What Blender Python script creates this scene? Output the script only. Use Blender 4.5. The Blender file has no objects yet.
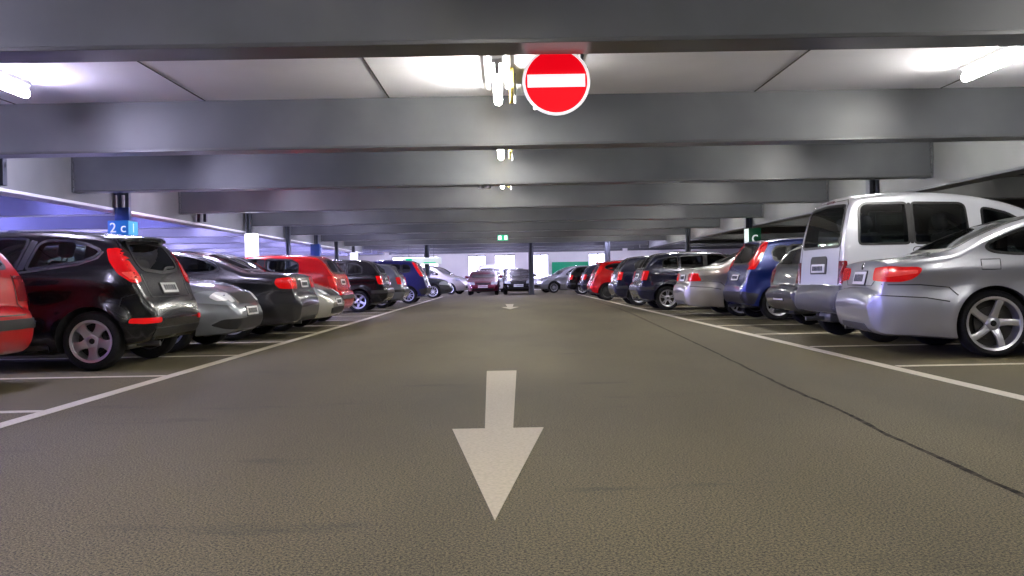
import bpy, bmesh, math, random
import numpy as np
from mathutils import Vector, Matrix
from mathutils.bvhtree import BVHTree

random.seed(7)
PI = math.pi
scene = bpy.context.scene
C = scene.collection
scene.view_settings.view_transform = 'Standard'
scene.view_settings.look = 'None'
scene.view_settings.exposure = 0.0
scene.view_settings.gamma = 1.0

# ------------------------------------------------------------------ materials
MATS = {}
def lin(r, g, b):
    f = lambda c: ((c/255.0)/12.92 if c <= 10 else ((c/255.0+0.055)/1.055)**2.4)
    return (f(r), f(g), f(b), 1.0)

def mat(name, col, rough=0.5, metal=0.0, coat=0.0, emit=None, estr=0.0, spec=0.5):
    if name in MATS: return MATS[name]
    m = bpy.data.materials.new(name); m.use_nodes = True
    b = m.node_tree.nodes['Principled BSDF']
    b.inputs['Base Color'].default_value = col if len(col) == 4 else (*col, 1)
    b.inputs['Roughness'].default_value = rough
    b.inputs['Metallic'].default_value = metal
    b.inputs['Coat Weight'].default_value = coat
    b.inputs['Coat Roughness'].default_value = 0.04
    b.inputs['Specular IOR Level'].default_value = spec
    if emit:
        b.inputs['Emission Color'].default_value = emit if len(emit) == 4 else (*emit, 1)
        b.inputs['Emission Strength'].default_value = estr
    MATS[name] = m
    return m

def paint(name, r, g, b, metal=0.0, rough=0.3):
    m = mat('paint_'+name, lin(r, g, b), rough, metal, 1.0 if metal > 0.2 else 0.45, spec=0.5 if metal > 0.2 else 0.3)
    nt = m.node_tree; bs = nt.nodes['Principled BSDF']
    if metal > 0.2 and not nt.nodes.get('flake'):
        n = nt.nodes.new('ShaderNodeTexNoise'); n.name = 'flake'
        n.inputs['Scale'].default_value = 900
        tc = nt.nodes.new('ShaderNodeTexCoord')
        nt.links.new(tc.outputs['Object'], n.inputs['Vector'])
        mr = nt.nodes.new('ShaderNodeMapRange')
        mr.inputs['To Min'].default_value = rough-0.06; mr.inputs['To Max'].default_value = rough+0.06
        nt.links.new(n.outputs['Fac'], mr.inputs['Value'])
        nt.links.new(mr.outputs['Result'], bs.inputs['Roughness'])
    return m

def glass(name, tint):
    if name in MATS: return MATS[name]
    m = bpy.data.materials.new(name); m.use_nodes = True
    nt = m.node_tree; nt.nodes.clear()
    out = nt.nodes.new('ShaderNodeOutputMaterial')
    tr = nt.nodes.new('ShaderNodeBsdfTransparent'); tr.inputs['Color'].default_value = (*tint, 1)
    gl = nt.nodes.new('ShaderNodeBsdfGlossy'); gl.inputs['Roughness'].default_value = 0.02
    fr = nt.nodes.new('ShaderNodeFresnel'); fr.inputs['IOR'].default_value = 1.6
    mx = nt.nodes.new('ShaderNodeMixShader')
    nt.links.new(fr.outputs[0], mx.inputs[0]); nt.links.new(tr.outputs[0], mx.inputs[1]); nt.links.new(gl.outputs[0], mx.inputs[2])
    nt.links.new(mx.outputs[0], out.inputs['Surface'])
    MATS[name] = m
    return m

def noisy(name, c1, c2, scale, rough=0.6, detail=4, bump=0.0, spec=0.4, c3=None, s3=0.3, metal=0.0):
    """two-colour noise material, with an optional large-scale blotch"""
    if name in MATS: return MATS[name]
    m = bpy.data.materials.new(name); m.use_nodes = True
    nt = m.node_tree; b = nt.nodes['Principled BSDF']
    tc = nt.nodes.new('ShaderNodeTexCoord')
    n = nt.nodes.new('ShaderNodeTexNoise'); n.inputs['Scale'].default_value = scale; n.inputs['Detail'].default_value = detail
    nt.links.new(tc.outputs['Object'], n.inputs['Vector'])
    cr = nt.nodes.new('ShaderNodeValToRGB')
    cr.color_ramp.elements[0].position = 0.35; cr.color_ramp.elements[1].position = 0.65
    cr.color_ramp.elements[0].color = c1; cr.color_ramp.elements[1].color = c2
    nt.links.new(n.outputs['Fac'], cr.inputs['Fac'])
    src = cr.outputs['Color']
    if c3:
        n2 = nt.nodes.new('ShaderNodeTexNoise'); n2.inputs['Scale'].default_value = s3; n2.inputs['Detail'].default_value = 3
        nt.links.new(tc.outputs['Object'], n2.inputs['Vector'])
        r2 = nt.nodes.new('ShaderNodeValToRGB')
        r2.color_ramp.elements[0].position = 0.42; r2.color_ramp.elements[1].position = 0.7
        r2.color_ramp.elements[0].color = (0, 0, 0, 1); r2.color_ramp.elements[1].color = (1, 1, 1, 1)
        nt.links.new(n2.outputs['Fac'], r2.inputs['Fac'])
        mx = nt.nodes.new('ShaderNodeMixRGB'); mx.inputs['Color2'].default_value = c3
        nt.links.new(r2.outputs['Color'], mx.inputs['Fac']); nt.links.new(src, mx.inputs['Color1'])
        src = mx.outputs['Color']
    nt.links.new(src, b.inputs['Base Color'])
    b.inputs['Roughness'].default_value = rough
    b.inputs['Metallic'].default_value = metal
    b.inputs['Specular IOR Level'].default_value = spec
    if bump:
        bp = nt.nodes.new('ShaderNodeBump'); bp.inputs['Strength'].default_value = bump; bp.inputs['Distance'].default_value = 0.01
        nt.links.new(n.outputs['Fac'], bp.inputs['Height']); nt.links.new(bp.outputs['Normal'], b.inputs['Normal'])
    MATS[name] = m
    return m

def asphalt():
    m = bpy.data.materials.new('asphalt'); m.use_nodes = True
    nt = m.node_tree; b = nt.nodes['Principled BSDF']
    N = nt.nodes.new; Lk = nt.links.new
    tc = N('ShaderNodeTexCoord')
    def noise(scale, det=2, vec=None, rough=0.5):
        n = N('ShaderNodeTexNoise'); n.inputs['Scale'].default_value = scale; n.inputs['Detail'].default_value = det
        n.inputs['Roughness'].default_value = rough
        Lk(vec or tc.outputs['Object'], n.inputs['Vector']); return n.outputs['Fac']
    def ramp(src, p0, c0, p1, c1):
        r = N('ShaderNodeValToRGB'); e = r.color_ramp.elements
        e[0].position = p0; e[0].color = c0; e[1].position = p1; e[1].color = c1
        Lk(src, r.inputs['Fac']); return r.outputs['Color']
    def mix(f, a, c, mode='MIX', fv=None):
        x = N('ShaderNodeMixRGB'); x.blend_type = mode
        if f is not None: Lk(f, x.inputs['Fac'])
        else: x.inputs['Fac'].default_value = fv
        Lk(a, x.inputs['Color1'])
        if isinstance(c, tuple): x.inputs['Color2'].default_value = c
        else: Lk(c, x.inputs['Color2'])
        return x.outputs['Color']
    g = lambda v: (v, v, v, 1)
    speck = ramp(noise(105, 3, rough=0.85), 0.40, lin(18, 16, 9), 0.60, lin(108, 100, 72))
    mp = N('ShaderNodeMapping'); mp.inputs['Scale'].default_value = (0.5, 0.16, 1)
    Lk(tc.outputs['Object'], mp.inputs['Vector'])
    big = ramp(noise(1.0, 4, mp.outputs['Vector']), 0.3, g(0.62), 0.7, g(1.12))
    c = mix(None, speck, big, 'MULTIPLY', 1.0)
    mp2 = N('ShaderNodeMapping'); mp2.inputs['Scale'].default_value = (0.35, 1.3, 1)
    Lk(tc.outputs['Object'], mp2.inputs['Vector'])
    stain = ramp(noise(1.6, 6, mp2.outputs['Vector'], 0.65), 0.60, g(0), 0.70, g(0.55))
    c = mix(stain, c, lin(40, 37, 29))
    # pale stones
    v = N('ShaderNodeTexVoronoi'); v.inputs['Scale'].default_value = 85
    Lk(tc.outputs['Object'], v.inputs['Vector'])
    st = ramp(v.outputs['Distance'], 0.10, g(0.55), 0.22, g(0.0))
    c = mix(st, c, lin(128, 118, 84))
    Lk(c, b.inputs['Base Color'])
    b.inputs['Roughness'].default_value = 0.75
    b.inputs['Specular IOR Level'].default_value = 0.16
    bp = N('ShaderNodeBump'); bp.inputs['Strength'].default_value = 0.35; bp.inputs['Distance'].default_value = 0.005
    Lk(noise(150, 2), bp.inputs['Height']); Lk(bp.outputs['Normal'], b.inputs['Normal'])
    return m

M_black = mat('black_plastic', lin(22, 22, 24), 0.45)
M_trim = mat('dark_trim', lin(14, 14, 15), 0.35)
M_greyplastic = mat('grey_plastic', lin(62, 63, 68), 0.5)
M_inner = mat('cabin_dark', lin(26, 26, 28), 0.8)
M_rubber = noisy('tyre_rubber', lin(14, 14, 15), lin(24, 24, 25), 40, 0.75, spec=0.25)
M_alloy = mat('alloy', lin(205, 205, 212), 0.28, 0.85)
M_alloydark = mat('alloy_dark', lin(120, 122, 128), 0.3, 0.85)  # darker alloy tone for hub caps and exhausts
M_steel = mat('hub_black', lin(20, 20, 22), 0.5)
M_brake = mat('brake_disc', lin(60, 58, 56), 0.45, 0.7)
M_chrome = mat('chrome', lin(220, 220, 225), 0.12, 1.0)
M_red = mat('tail_red', lin(225, 8, 14), 0.12, 0, 1.0, lin(255, 10, 14), 0.10)
M_redlens = mat('tail_red_bright', lin(255, 90, 80), 0.1, 0, 1.0, lin(255, 60, 40), 0.15)
M_darkred = mat('tail_dark_red', lin(120, 8, 20), 0.15, 0, 1.0)
M_clearlens = mat('clear_lens', lin(150, 156, 162), 0.15, 0.0, 1.0)
M_headin = mat('lamp_reflector', lin(245, 246, 248), 0.25, 0.1)
M_orange = mat('indicator_amber', lin(230, 120, 30), 0.2, 0, 1.0)
M_plate = mat('plate_white', lin(205, 205, 205), 0.4)
M_platemark = mat('plate_mark', lin(60, 62, 68), 0.5)
M_seat = noisy('seat_cloth', lin(40, 42, 48), lin(58, 60, 68), 60, 0.85)
M_seatblue = noisy('seat_blue', lin(28, 80, 120), lin(40, 110, 160), 60, 0.85)
G_clear = glass('glass_clear', (0.62, 0.68, 0.66))
G_tint = glass('glass_tint', (0.22, 0.25, 0.25))
G_dark = glass('glass_privacy', (0.06, 0.065, 0.07))
M_opq = mat('glass_far', lin(16, 18, 22), 0.05, 0, 1.0)

# ------------------------------------------------------------------ object helpers
def link(name, me, parent=None, m=None, loc=None):
    o = bpy.data.objects.new(name, me); C.objects.link(o)
    if parent is not None: o.parent = parent
    if m is not None and me is not None and not me.materials: me.materials.append(m)
    if loc: o.location = loc
    return o
def fin(bm, name, m, parent=None, smooth=40, loc=None):
    me = bpy.data.meshes.new(name); bm.to_mesh(me); bm.free()
    for x in (m if isinstance(m, (list, tuple)) else [m]): me.materials.append(x)
    if smooth:
        for p in me.polygons: p.use_smooth = True
        me.set_sharp_from_angle(angle=math.radians(smooth))
    return link(name, me, parent, loc=loc)
def thing(name, label, cat, loc=(0, 0, 0), rz=0, group=None):
    o = bpy.data.objects.new(name, None); C.objects.link(o)
    o.empty_display_size = 0.2
    o.location = loc; o.rotation_euler = (0, 0, rz)
    o['label'] = label; o['category'] = cat
    if group: o['group'] = group
    return o
def tag(o, label, cat, group=None):
    o['label'] = label; o['category'] = cat
    if group: o['group'] = group
    return o
def struct(o):
    o['kind'] = 'structure'; return o
def box(bm, x0, x1, y0, y1, z0, z1, bev=0.0, seg=2):
    r = bmesh.ops.create_cube(bm, size=1.0)
    vs = r['verts']
    for v in vs:
        v.co = Vector(((x0+x1)/2+v.co.x*(x1-x0), (y0+y1)/2+v.co.y*(y1-y0), (z0+z1)/2+v.co.z*(z1-z0)))
    if bev:
        es = list({e for v in vs for e in v.link_edges})
        bmesh.ops.bevel(bm, geom=es, offset=bev, segments=seg, profile=0.5, affect='EDGES')
def lathe(bm, prof, n=40, axis='y', cap=False):
    """prof: list of (radius, offset) rotated about the axis"""
    rings = []
    for (r, o) in prof:
        ring = []
        for k in range(n):
            a = 2*PI*k/n
            c, s = r*math.cos(a), r*math.sin(a)
            ring.append(bm.verts.new((c, o, s) if axis == 'y' else ((o, c, s) if axis == 'x' else (c, s, o))))
        rings.append(ring)
    for a, b in zip(rings, rings[1:]):
        for k in range(n):
            bm.faces.new((a[k], a[(k+1) % n], b[(k+1) % n], b[k]))
    if cap:
        bm.faces.new(rings[0]); bm.faces.new(rings[-1])
    bmesh.ops.recalc_face_normals(bm, faces=bm.faces[:])
def cyl(bm, p0, p1, r, n=12):
    p0, p1 = Vector(p0), Vector(p1); d = p1-p0
    mtx = Matrix.Translation((p0+p1)/2) @ d.to_track_quat('Z', 'Y').to_matrix().to_4x4()
    bmesh.ops.create_cone(bm, cap_ends=True, segments=n, radius1=r, radius2=r, depth=d.length, matrix=mtx)

# ------------------------------------------------------------------ car builder
def pchip(pts):
    x = np.array([p[0] for p in pts], float); y = np.array([p[1] for p in pts], float)
    h = np.diff(x); d = np.diff(y)/h
    n = len(x); m = np.zeros(n)
    for i in range(1, n-1):
        if d[i-1]*d[i] > 0:
            w1, w2 = 2*h[i]+h[i-1], h[i]+2*h[i-1]
            m[i] = (w1+w2)/(w1/d[i-1]+w2/d[i])
    m[0] = d[0]; m[-1] = d[-1]
    def f(t):
        t = min(max(t, x[0]), x[-1])
        i = int(min(max(np.searchsorted(x, t)-1, 0), n-2))
        s = (t-x[i])/h[i]
        return float((1+2*s)*(1-s)**2*y[i]+s*(1-s)**2*h[i]*m[i]+s*s*(3-2*s)*y[i+1]+s*s*(s-1)*h[i]*m[i+1])
    return f

def rnd(poly, r=0.03, k=4):
    out = []; n = len(poly)
    for i in range(n):
        p = Vector(poly[i]); a = Vector(poly[i-1]); b = Vector(poly[(i+1) % n])
        da, db = (a-p).length, (b-p).length
        ra, rb = min(r, da*0.45), min(r, db*0.45)
        s = p+(a-p)*(ra/da); e = p+(b-p)*(rb/db)
        for j in range(k+1):
            t = j/k
            out.append(tuple(s*(1-t)**2+p*2*t*(1-t)+e*t*t))
    return out
def offset_poly(poly, w):
    n = len(poly); area = sum(poly[i][0]*poly[(i+1) % n][1]-poly[(i+1) % n][0]*poly[i][1] for i in range(n))
    sg = 1 if area > 0 else -1
    out = []
    for i in range(n):
        a = Vector(poly[i-1]); p = Vector(poly[i]); b = Vector(poly[(i+1) % n])
        t = (b-a)
        if t.length < 1e-9: out.append(tuple(p)); continue
        t.normalize(); nn = Vector((t.y, -t.x))*sg
        out.append(tuple(p+nn*w))
    return out
def mir(half):
    """half outline on y>=0, listed bottom-centre to top-centre, mirrored to the other side"""
    return list(half)+[(-y, z) for (y, z) in reversed(half) if abs(y) > 1e-6]

class Car:
    def __init__(s, T, name, label, cat, body_mat, lod=0, length=None, height=None, half=None, group=None):
        s.T = T; s.lod = lod
        s.kx = (length or T['L'])/T['L']; s.kz = (height or T['H'])/T['H']; s.ky = (half or T['W'])/T['W']
        s.L = T['L']*s.kx; s.half = T['W']*s.ky
        s.mat = body_mat
        s.root = thing(name, label, cat, group=group)
        s.top = pchip([(x*s.kx, z*s.kz) for x, z in T['top']]); s.bot = pchip([(x*s.kx, z) for x, z in T['bot']])
        s.belt = pchip([(x*s.kx, z*s.kz) for x, z in T['belt']])
        s.xr, s.xf = T['xr']*s.kx, T['xf']*s.kx
        s.r = T['r']
        s.cuts = []
        s.make_body()
    def P(s, poly): return [(x*s.kx, z*s.kz) for x, z in poly]
    def Q(s, poly): return [(y*s.ky, z*s.kz) for y, z in poly]
    def Wd(s, x, z):
        T = s.T; L = s.L
        w = s.half
        t = (z-s.belt(x))/0.05
        t = 0.05*(math.log1p(math.exp(t)) if t < 30 else t)
        w -= T.get('tum', 0.36)*t+T.get('tum2', 0.12)*t*t
        low = max(0, 0.55-z)
        w -= T.get('tuck', 0.5)*low*low
        w -= T.get('kr', 0.12)*max(0, 1-x/T.get('Rr', 0.5))**2.4+T.get('kr2', 0.07)*max(0, 1-x/0.12)**2
        w -= T.get('kf', 0.22)*max(0, 1-(L-x)/T.get('Rf', 0.9))**2.2+0.08*max(0, 1-(L-x)/0.12)**2
        cl = s.belt(x)-T.get('cl', 0.10)
        w += T.get('cla', 0.012)*math.exp(-((z-cl)/0.05)**2)
        w -= T.get('scoop', 0.012)*math.exp(-((z-cl+0.17)/0.10)**2)*min(1, x/0.7)
        for xw in (s.xr, s.xf):
            d = math.hypot(x-xw, z-s.r)
            e = abs(d-(s.r+0.06))/T.get('flw', 0.11)
            if e < 1: w += T.get('fl', 0.02)*(1-e*e)**2
        return w
    def make_body(s):
        step = 0.045 if s.lod == 0 else 0.11
        xs = set()
        px = sorted({p[0]*s.kx for p in s.T['top']} | {p[0]*s.kx for p in s.T['bot']})
        for a, b in zip(px, px[1:]):
            arc = math.hypot(b-a, max(abs(s.top(b)-s.top(a)), abs(s.bot(b)-s.bot(a))))
            n = max(1, int(math.ceil(arc/step)))
            for k in range(n): xs.add(round(a+(b-a)*k/n, 5))
        xs.add(round(s.L, 5)); xs = sorted(xs)
        nS, nC, nT = (16, 5, 6) if s.lod == 0 else (9, 3, 4)
        verts = []; faces = []; nh = None
        crown = s.T.get('crown', 0.035)
        for x in xs:
            zt, zb = s.top(x), s.bot(x); H = zt-zb
            rc = min(s.T.get('rc', 0.09), 0.42*H)
            ze = zt-min(crown, 0.2*H)
            half = []
            zs0 = zb+min(0.04, 0.1*H)
            We0 = s.Wd(x, zs0)
            half.append((0, zb)); half.append((We0*0.6, zb)); half.append((We0-min(0.05, 0.12*H)-0.01, zb)); half.append((We0-0.008, zb+(zs0-zb)*0.4))
            z1 = ze-rc
            for k in range(nS):
                z = zs0+(z1-zs0)*k/(nS-1); half.append((s.Wd(x, z), z))
            We = half[-1][0]; ry = min(rc*1.0, We*0.5)
            for k in range(1, nC+1):
                a = PI/2*k/nC; half.append((We-ry*(1-math.cos(a)), z1+rc*math.sin(a)))
            ye = We-ry
            for k in range(1, nT+1):
                y = ye*(1-k/nT); half.append((y, ze+(zt-ze)*(1-(y/ye)**2)))
            nh = len(half)
            ring = [(x, y, z) for y, z in half]+[(x, -y, z) for y, z in half[-2:0:-1]]
            verts += ring
        nr = 2*nh-2
        for i in range(len(xs)-1):
            for k in range(nr):
                a = i*nr+k; b = i*nr+(k+1) % nr
                faces.append((a, b, b+nr, a+nr))
        faces.append(tuple(range(nr-1, -1, -1))); faces.append(tuple((len(xs)-1)*nr+k for k in range(nr)))
        s.bverts, s.bfaces = verts, faces
        s.bvh = BVHTree.FromPolygons([Vector(v) for v in verts], faces)
    # --- projection of a flat outline on the body
    def hit(s, u, v, view, sg=1):
        if view == 'side': o, d = Vector((u, sg*3, v)), Vector((0, -sg, 0))
        elif view == 'rear': o, d = Vector((-3, u*sg, v)), Vector((1, 0, 0))
        elif view == 'front': o, d = Vector((s.L+3, u*sg, v)), Vector((-1, 0, 0))
        else: o, d = Vector((u, v*sg, 4)), Vector((0, 0, -1))
        p, n, i, di = s.bvh.ray_cast(o, d)
        bad = lambda: p is None or (view == 'side' and abs(p.y) < (s.T.get('sth', 0.64) if u < s.L/2 else 0.54)*s.half)
        k = 0
        while bad() and k < 60:
            k += 1
            if view == 'side': o.x += (s.L/2-o.x)*0.012; o.z += (0.8-o.z)*0.02
            else: o.y *= 0.985; o.z += (0.8-o.z)*0.01
            p, n, i, di = s.bvh.ray_cast(o, d)
        if bad():
            q = Vector((u, sg*s.half, v)) if view == 'side' else Vector((0.1 if view == 'rear' else s.L-0.1, u*sg, v))
            p, n, i, di = s.bvh.find_nearest(q)
        if n.dot(d) > 0: n = -n
        return p, n, d
    def decal(s, bm, poly, view, sg=1, off=0.004, depth=0.014, cell=0.06, skirt=True, bulge=0.0):
        t = bmesh.new()
        vs = [t.verts.new((u, v, 0)) for u, v in poly]
        f = t.faces.new(vs); bmesh.ops.triangulate(t, faces=[f])
        cell = cell if s.lod == 0 else cell*2
        us = [p[0] for p in poly]; ws = [p[1] for p in poly]
        for ax, lo, hi in ((0, min(us), max(us)), (1, min(ws), max(ws))):
            k = math.floor(lo/cell)+1
            while k*cell < hi:
                co = Vector((0, 0, 0)); co[ax] = k*cell; no = Vector((0, 0, 0)); no[ax] = 1
                bmesh.ops.bisect_plane(t, geom=t.verts[:]+t.edges[:]+t.faces[:], dist=1e-5, plane_co=co, plane_no=no)
                k += 1
        bmesh.ops.dissolve_degenerate(t, dist=1e-5, edges=t.edges[:])
        mp = {}; dd = None
        for v in t.verts:
            p, n, d = s.hit(v.co.x, v.co.y, view, sg); dd = d
            b = 0
            mp[v] = bm.verts.new(p+n*(off+b))
        for fc in t.faces:
            try: nf = bm.faces.new([mp[v] for v in fc.verts])
            except ValueError: continue
            nf.normal_update()
            if nf.normal.dot(dd) > 0: nf.normal_flip()
        if skirt:
            for e in t.edges:
                if len(e.link_faces) == 1:
                    a, b = mp[e.verts[0]], mp[e.verts[1]]
                    a2 = bm.verts.new(a.co+dd*depth); b2 = bm.verts.new(b.co+dd*depth)
                    try: bm.faces.new((a, b, b2, a2))
                    except ValueError: pass
        t.free()
    def strip(s, bm, line, view, sg=1, w=0.02, off=0.003, closed=True, maxseg=0.05, h=0.008):
        pts = []
        n = len(line); m = n if closed else n-1
        for i in range(m):
            a, b = Vector(line[i]), Vector(line[(i+1) % n])
            k = max(1, int((b-a).length/(maxseg*(1+s.lod))))
            for j in range(k): pts.append(tuple(a.lerp(b, j/k)))
        if not closed: pts.append(tuple(line[-1]))
        N = len(pts); rows = []
        for i in range(N):
            p = Vector(pts[i])
            a = Vector(pts[i-1]) if (closed or i > 0) else p
            b = Vector(pts[(i+1) % N]) if (closed or i < N-1) else p
            t = b-a
            if t.length < 1e-9: t = Vector((1, 0))
            t.normalize(); nn = Vector((t.y, -t.x))
            row = []
            for q in (-0.5, 0.5):
                uv = p+nn*w*q
                P, nrm, d = s.hit(uv.x, uv.y, view, sg)
                row.append((bm.verts.new(P+nrm*off), bm.verts.new(P+d*h)))
            rows.append(row)
        for i in range(N if closed else N-1):
            a, b = rows[i], rows[(i+1) % N]
            for q in ((a[0][0], a[1][0], b[1][0], b[0][0]), (a[0][1], a[0][0], b[0][0], b[0][1]), (a[1][0], a[1][1], b[1][1], b[1][0])):
                try: bm.faces.new(q)
                except ValueError: pass
        bmesh.ops.recalc_face_normals(bm, faces=bm.faces[:])
    def shift(s, bm): bmesh.ops.translate(bm, verts=bm.verts[:], vec=(-s.L/2, 0, 0))
    def part(s, name, m, polys, parent=None, off=0.004, depth=0.014, label=None, cell=0.06):
        bm = bmesh.new()
        for pl in polys:
            s.decal(bm, pl[1], pl[0], pl[2] if len(pl) > 2 else 1, off, depth, cell)
        s.shift(bm)
        o = fin(bm, name, m, parent or s.root, 45)
        if label: o['label'] = label
        return o
    def line(s, name, m, lines, parent=None, w=0.02, off=0.003, closed=False, h=0.008):
        bm = bmesh.new()
        for ln in lines:
            s.strip(bm, ln[1], ln[0], ln[2] if len(ln) > 2 else 1, w, off, ln[3] if len(ln) > 3 else closed, h=h)
        s.shift(bm)
        return fin(bm, name, m, parent or s.root, 45)
    # --- openings
    def prism(s, poly, view, a, b, sg=1):
        bm = bmesh.new()
        def pt(u, v, w): return (u, w*sg, v) if view == 'side' else (w, u, v)
        A = [bm.verts.new(pt(u, v, a)) for u, v in poly]; B = [bm.verts.new(pt(u, v, b)) for u, v in poly]
        bm.faces.new(A); bm.faces.new(B[::-1]); n = len(poly)
        for i in range(n): bm.faces.new((A[i], B[i], B[(i+1) % n], A[(i+1) % n]))
        s._cut(bm)
    def _cut(s, bm):
        bmesh.ops.recalc_face_normals(bm, faces=bm.faces[:])
        for f in bm.faces: f.material_index = 1
        me = bpy.data.meshes.new('cut'); bm.to_mesh(me); bm.free()
        me.materials.append(s.mat); me.materials.append(M_inner)
        o = bpy.data.objects.new('cut', me); C.objects.link(o); s.cuts.append(o)
    def cavity(s, poly):
        bm = bmesh.new(); poly = rnd(poly, 0.08, 3)
        A, B = [], []
        for x, z in poly:
            w = s.Wd(x, z)-0.085
            A.append(bm.verts.new((x, w, z))); B.append(bm.verts.new((x, -w, z)))
        n = len(poly)
        fs = [bm.faces.new(A), bm.faces.new(B[::-1])]
        for i in range(n): bm.faces.new((A[i], B[i], B[(i+1) % n], A[(i+1) % n]))
        bmesh.ops.triangulate(bm, faces=bm.faces[:])
        s._cut(bm)
    def finish_body(s):
        me = bpy.data.meshes.new('body'); me.from_pydata(s.bverts, [], s.bfaces); me.update()
        me.materials.append(s.mat); me.materials.append(M_inner)
        bm = bmesh.new(); bm.from_mesh(me); bmesh.ops.recalc_face_normals(bm, faces=bm.faces[:])
        bm.to_mesh(me); bm.free()
        for xw in (s.xr, s.xf):
            for sg in (1, -1):
                b2 = bmesh.new()
                ra = s.r+s.T.get('gap', 0.045)
                lathe(b2, [(ra, sg*(s.half-0.30)), (ra, sg*(s.half+0.3))], 44, 'y', True)
                bmesh.ops.translate(b2, verts=b2.verts[:], vec=(xw, 0, s.r+0.005))
                s._cut(b2)
        tmp = bpy.data.objects.new('tmpbody', me); C.objects.link(tmp)
        for c in s.cuts:
            md = tmp.modifiers.new('b', 'BOOLEAN'); md.operation = 'DIFFERENCE'; md.object = c; md.solver = 'EXACT'
        dg = bpy.context.evaluated_depsgraph_get(); dg.update()
        me2 = bpy.data.meshes.new_from_object(tmp.evaluated_get(dg), depsgraph=dg)
        me2.transform(Matrix.Translation((-s.L/2, 0, 0)))
        me2.name = 'body'
        for p in me2.polygons: p.use_smooth = True
        me2.set_sharp_from_angle(angle=math.radians(32))
        bpy.data.objects.remove(tmp)
        for c in s.cuts: bpy.data.objects.remove(c)
        link('body', me2, s.root)

WHEELS = {}
def wheel_meshes(style, r, tw, rr):
    key = (style, r, tw, rr)
    if key in WHEELS: return WHEELS[key]
    h = tw/2
    bm = bmesh.new()
    lathe(bm, [(rr-0.01, -h*0.8), (rr, -h*0.95), (rr+(r-rr)*0.5, -h), (r-0.018, -h*0.88), (r-0.003, -h*0.6), (r, 0), (r-0.003, h*0.6), (r-0.018, h*0.88),
               (rr+(r-rr)*0.5, h), (rr+0.004, h*0.93), (rr-0.012, h*0.80), (rr-0.02, 0), (rr-0.01, -h*0.8)], 48)
    tyre = bpy.data.meshes.new('wheel'); bm.to_mesh(tyre); bm.free(); tyre.materials.append(M_rubber)
    bm = bmesh.new()
    # rim ring
    lathe(bm, [(rr-0.005, -h*0.5), (rr-0.03, -h*0.4), (rr-0.03, h*0.55), (rr-0.018, h*0.9), (rr+0.006, h*0.98), (rr+0.006, h*0.80)], 48)
    def spoke(a, w0, w1, wm=None, y0=0.55, y1=0.72, th=0.03, r0=0.05, r1=None, sweep=0.0):
        r1 = r1 or rr-0.012; seg = 6; rows = []
        for k in range(seg+1):
            t = k/seg; rad = r0+(r1-r0)*t
            w = w0+(w1-w0)*t
            if wm is not None: w = w0*(1-t)**2+wm*2*t*(1-t)+w1*t*t
            y = h*(y0+(y1-y0)*t+0.10*math.sin(PI*t))
            aa = a+sweep*t*t
            ca, sa = math.cos(aa), math.sin(aa)
            row = []
            for q, yy in ((-1, y-th), (-0.92, y-0.004), (-0.6, y), (0.6, y), (0.92, y-0.004), (1, y-th)):
                row.append(bm.verts.new((rad*ca-q*w/2*sa, yy, rad*sa+q*w/2*ca)))
            rows.append(row)
        for A, B in zip(rows, rows[1:]):
            for q in range(5): bm.faces.new((A[q], B[q], B[q+1], A[q+1]))
    hub = 0.075
    if style == 'five':         # five broad curved spokes
        for k in range(5): spoke(PI/2+k*2*PI/5+0.2, 0.085, 0.075, 0.05, 0.5, 0.8, 0.035, sweep=0.12)
    elif style == 'holes':
        for k in range(5): spoke(PI/2+k*2*PI/5+0.1, 0.13, 0.165, 0.02, 0.6, 0.78)
        hub = 0.09
    elif style == 'multi':
        for k in range(10): spoke(k*2*PI/10, 0.03, 0.028, 0.022, 0.55, 0.75, 0.025)
    elif style == 'cover':      # plastic trim with broad vanes
        for k in range(8): spoke(k*2*PI/8, 0.055, 0.09, 0.07, 0.6, 0.8, 0.02)
    elif style == 'twin':
        for k in range(5):
            for q in (-0.17, 0.17): spoke(PI/2+k*2*PI/5+q, 0.035, 0.032, 0.026, 0.55, 0.75)
    elif style == 'steel':
        lathe(bm, [(0.05, h*0.4), (rr*0.6, h*0.5), (rr-0.02, h*0.3)], 32)
    lathe(bm, [(0.001, h*0.70), (hub*0.5, h*0.69), (hub*0.8, h*0.62), (hub, h*0.45), (hub, h*0.2)], 28)
    bmesh.ops.recalc_face_normals(bm, faces=bm.faces[:])
    rim = bpy.data.meshes.new('rim'); bm.to_mesh(rim); bm.free()
    rim.materials.append(M_steel if style == 'steel' else M_alloy)
    bm = bmesh.new()
    lathe(bm, [(0.001, -0.01), (rr*0.62, -0.01), (rr*0.62, 0.012), (0.001, 0.012)], 32)
    lathe(bm, [(rr*0.62, -0.035), (rr-0.024, -0.035)], 32)
    br = bpy.data.meshes.new('brake_disc'); bm.to_mesh(br); bm.free(); br.materials.append(M_brake if style in ('five', 'twin') else M_steel)
    bm = bmesh.new()
    lathe(bm, [(0.001, h*0.70+0.006), (0.024, h*0.70+0.005), (0.03, h*0.69)], 20)
    cap = bpy.data.meshes.new('hub_cap'); bm.to_mesh(cap); bm.free(); cap.materials.append(M_trim if style in ('five', 'multi', 'cover', 'holes') else M_alloydark)
    for me in (tyre, rim, br, cap):
        for p in me.polygons: p.use_smooth = True
        me.set_sharp_from_angle(angle=math.radians(35))
    WHEELS[key] = (tyre, rim, br, cap)
    return WHEELS[key]

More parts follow.
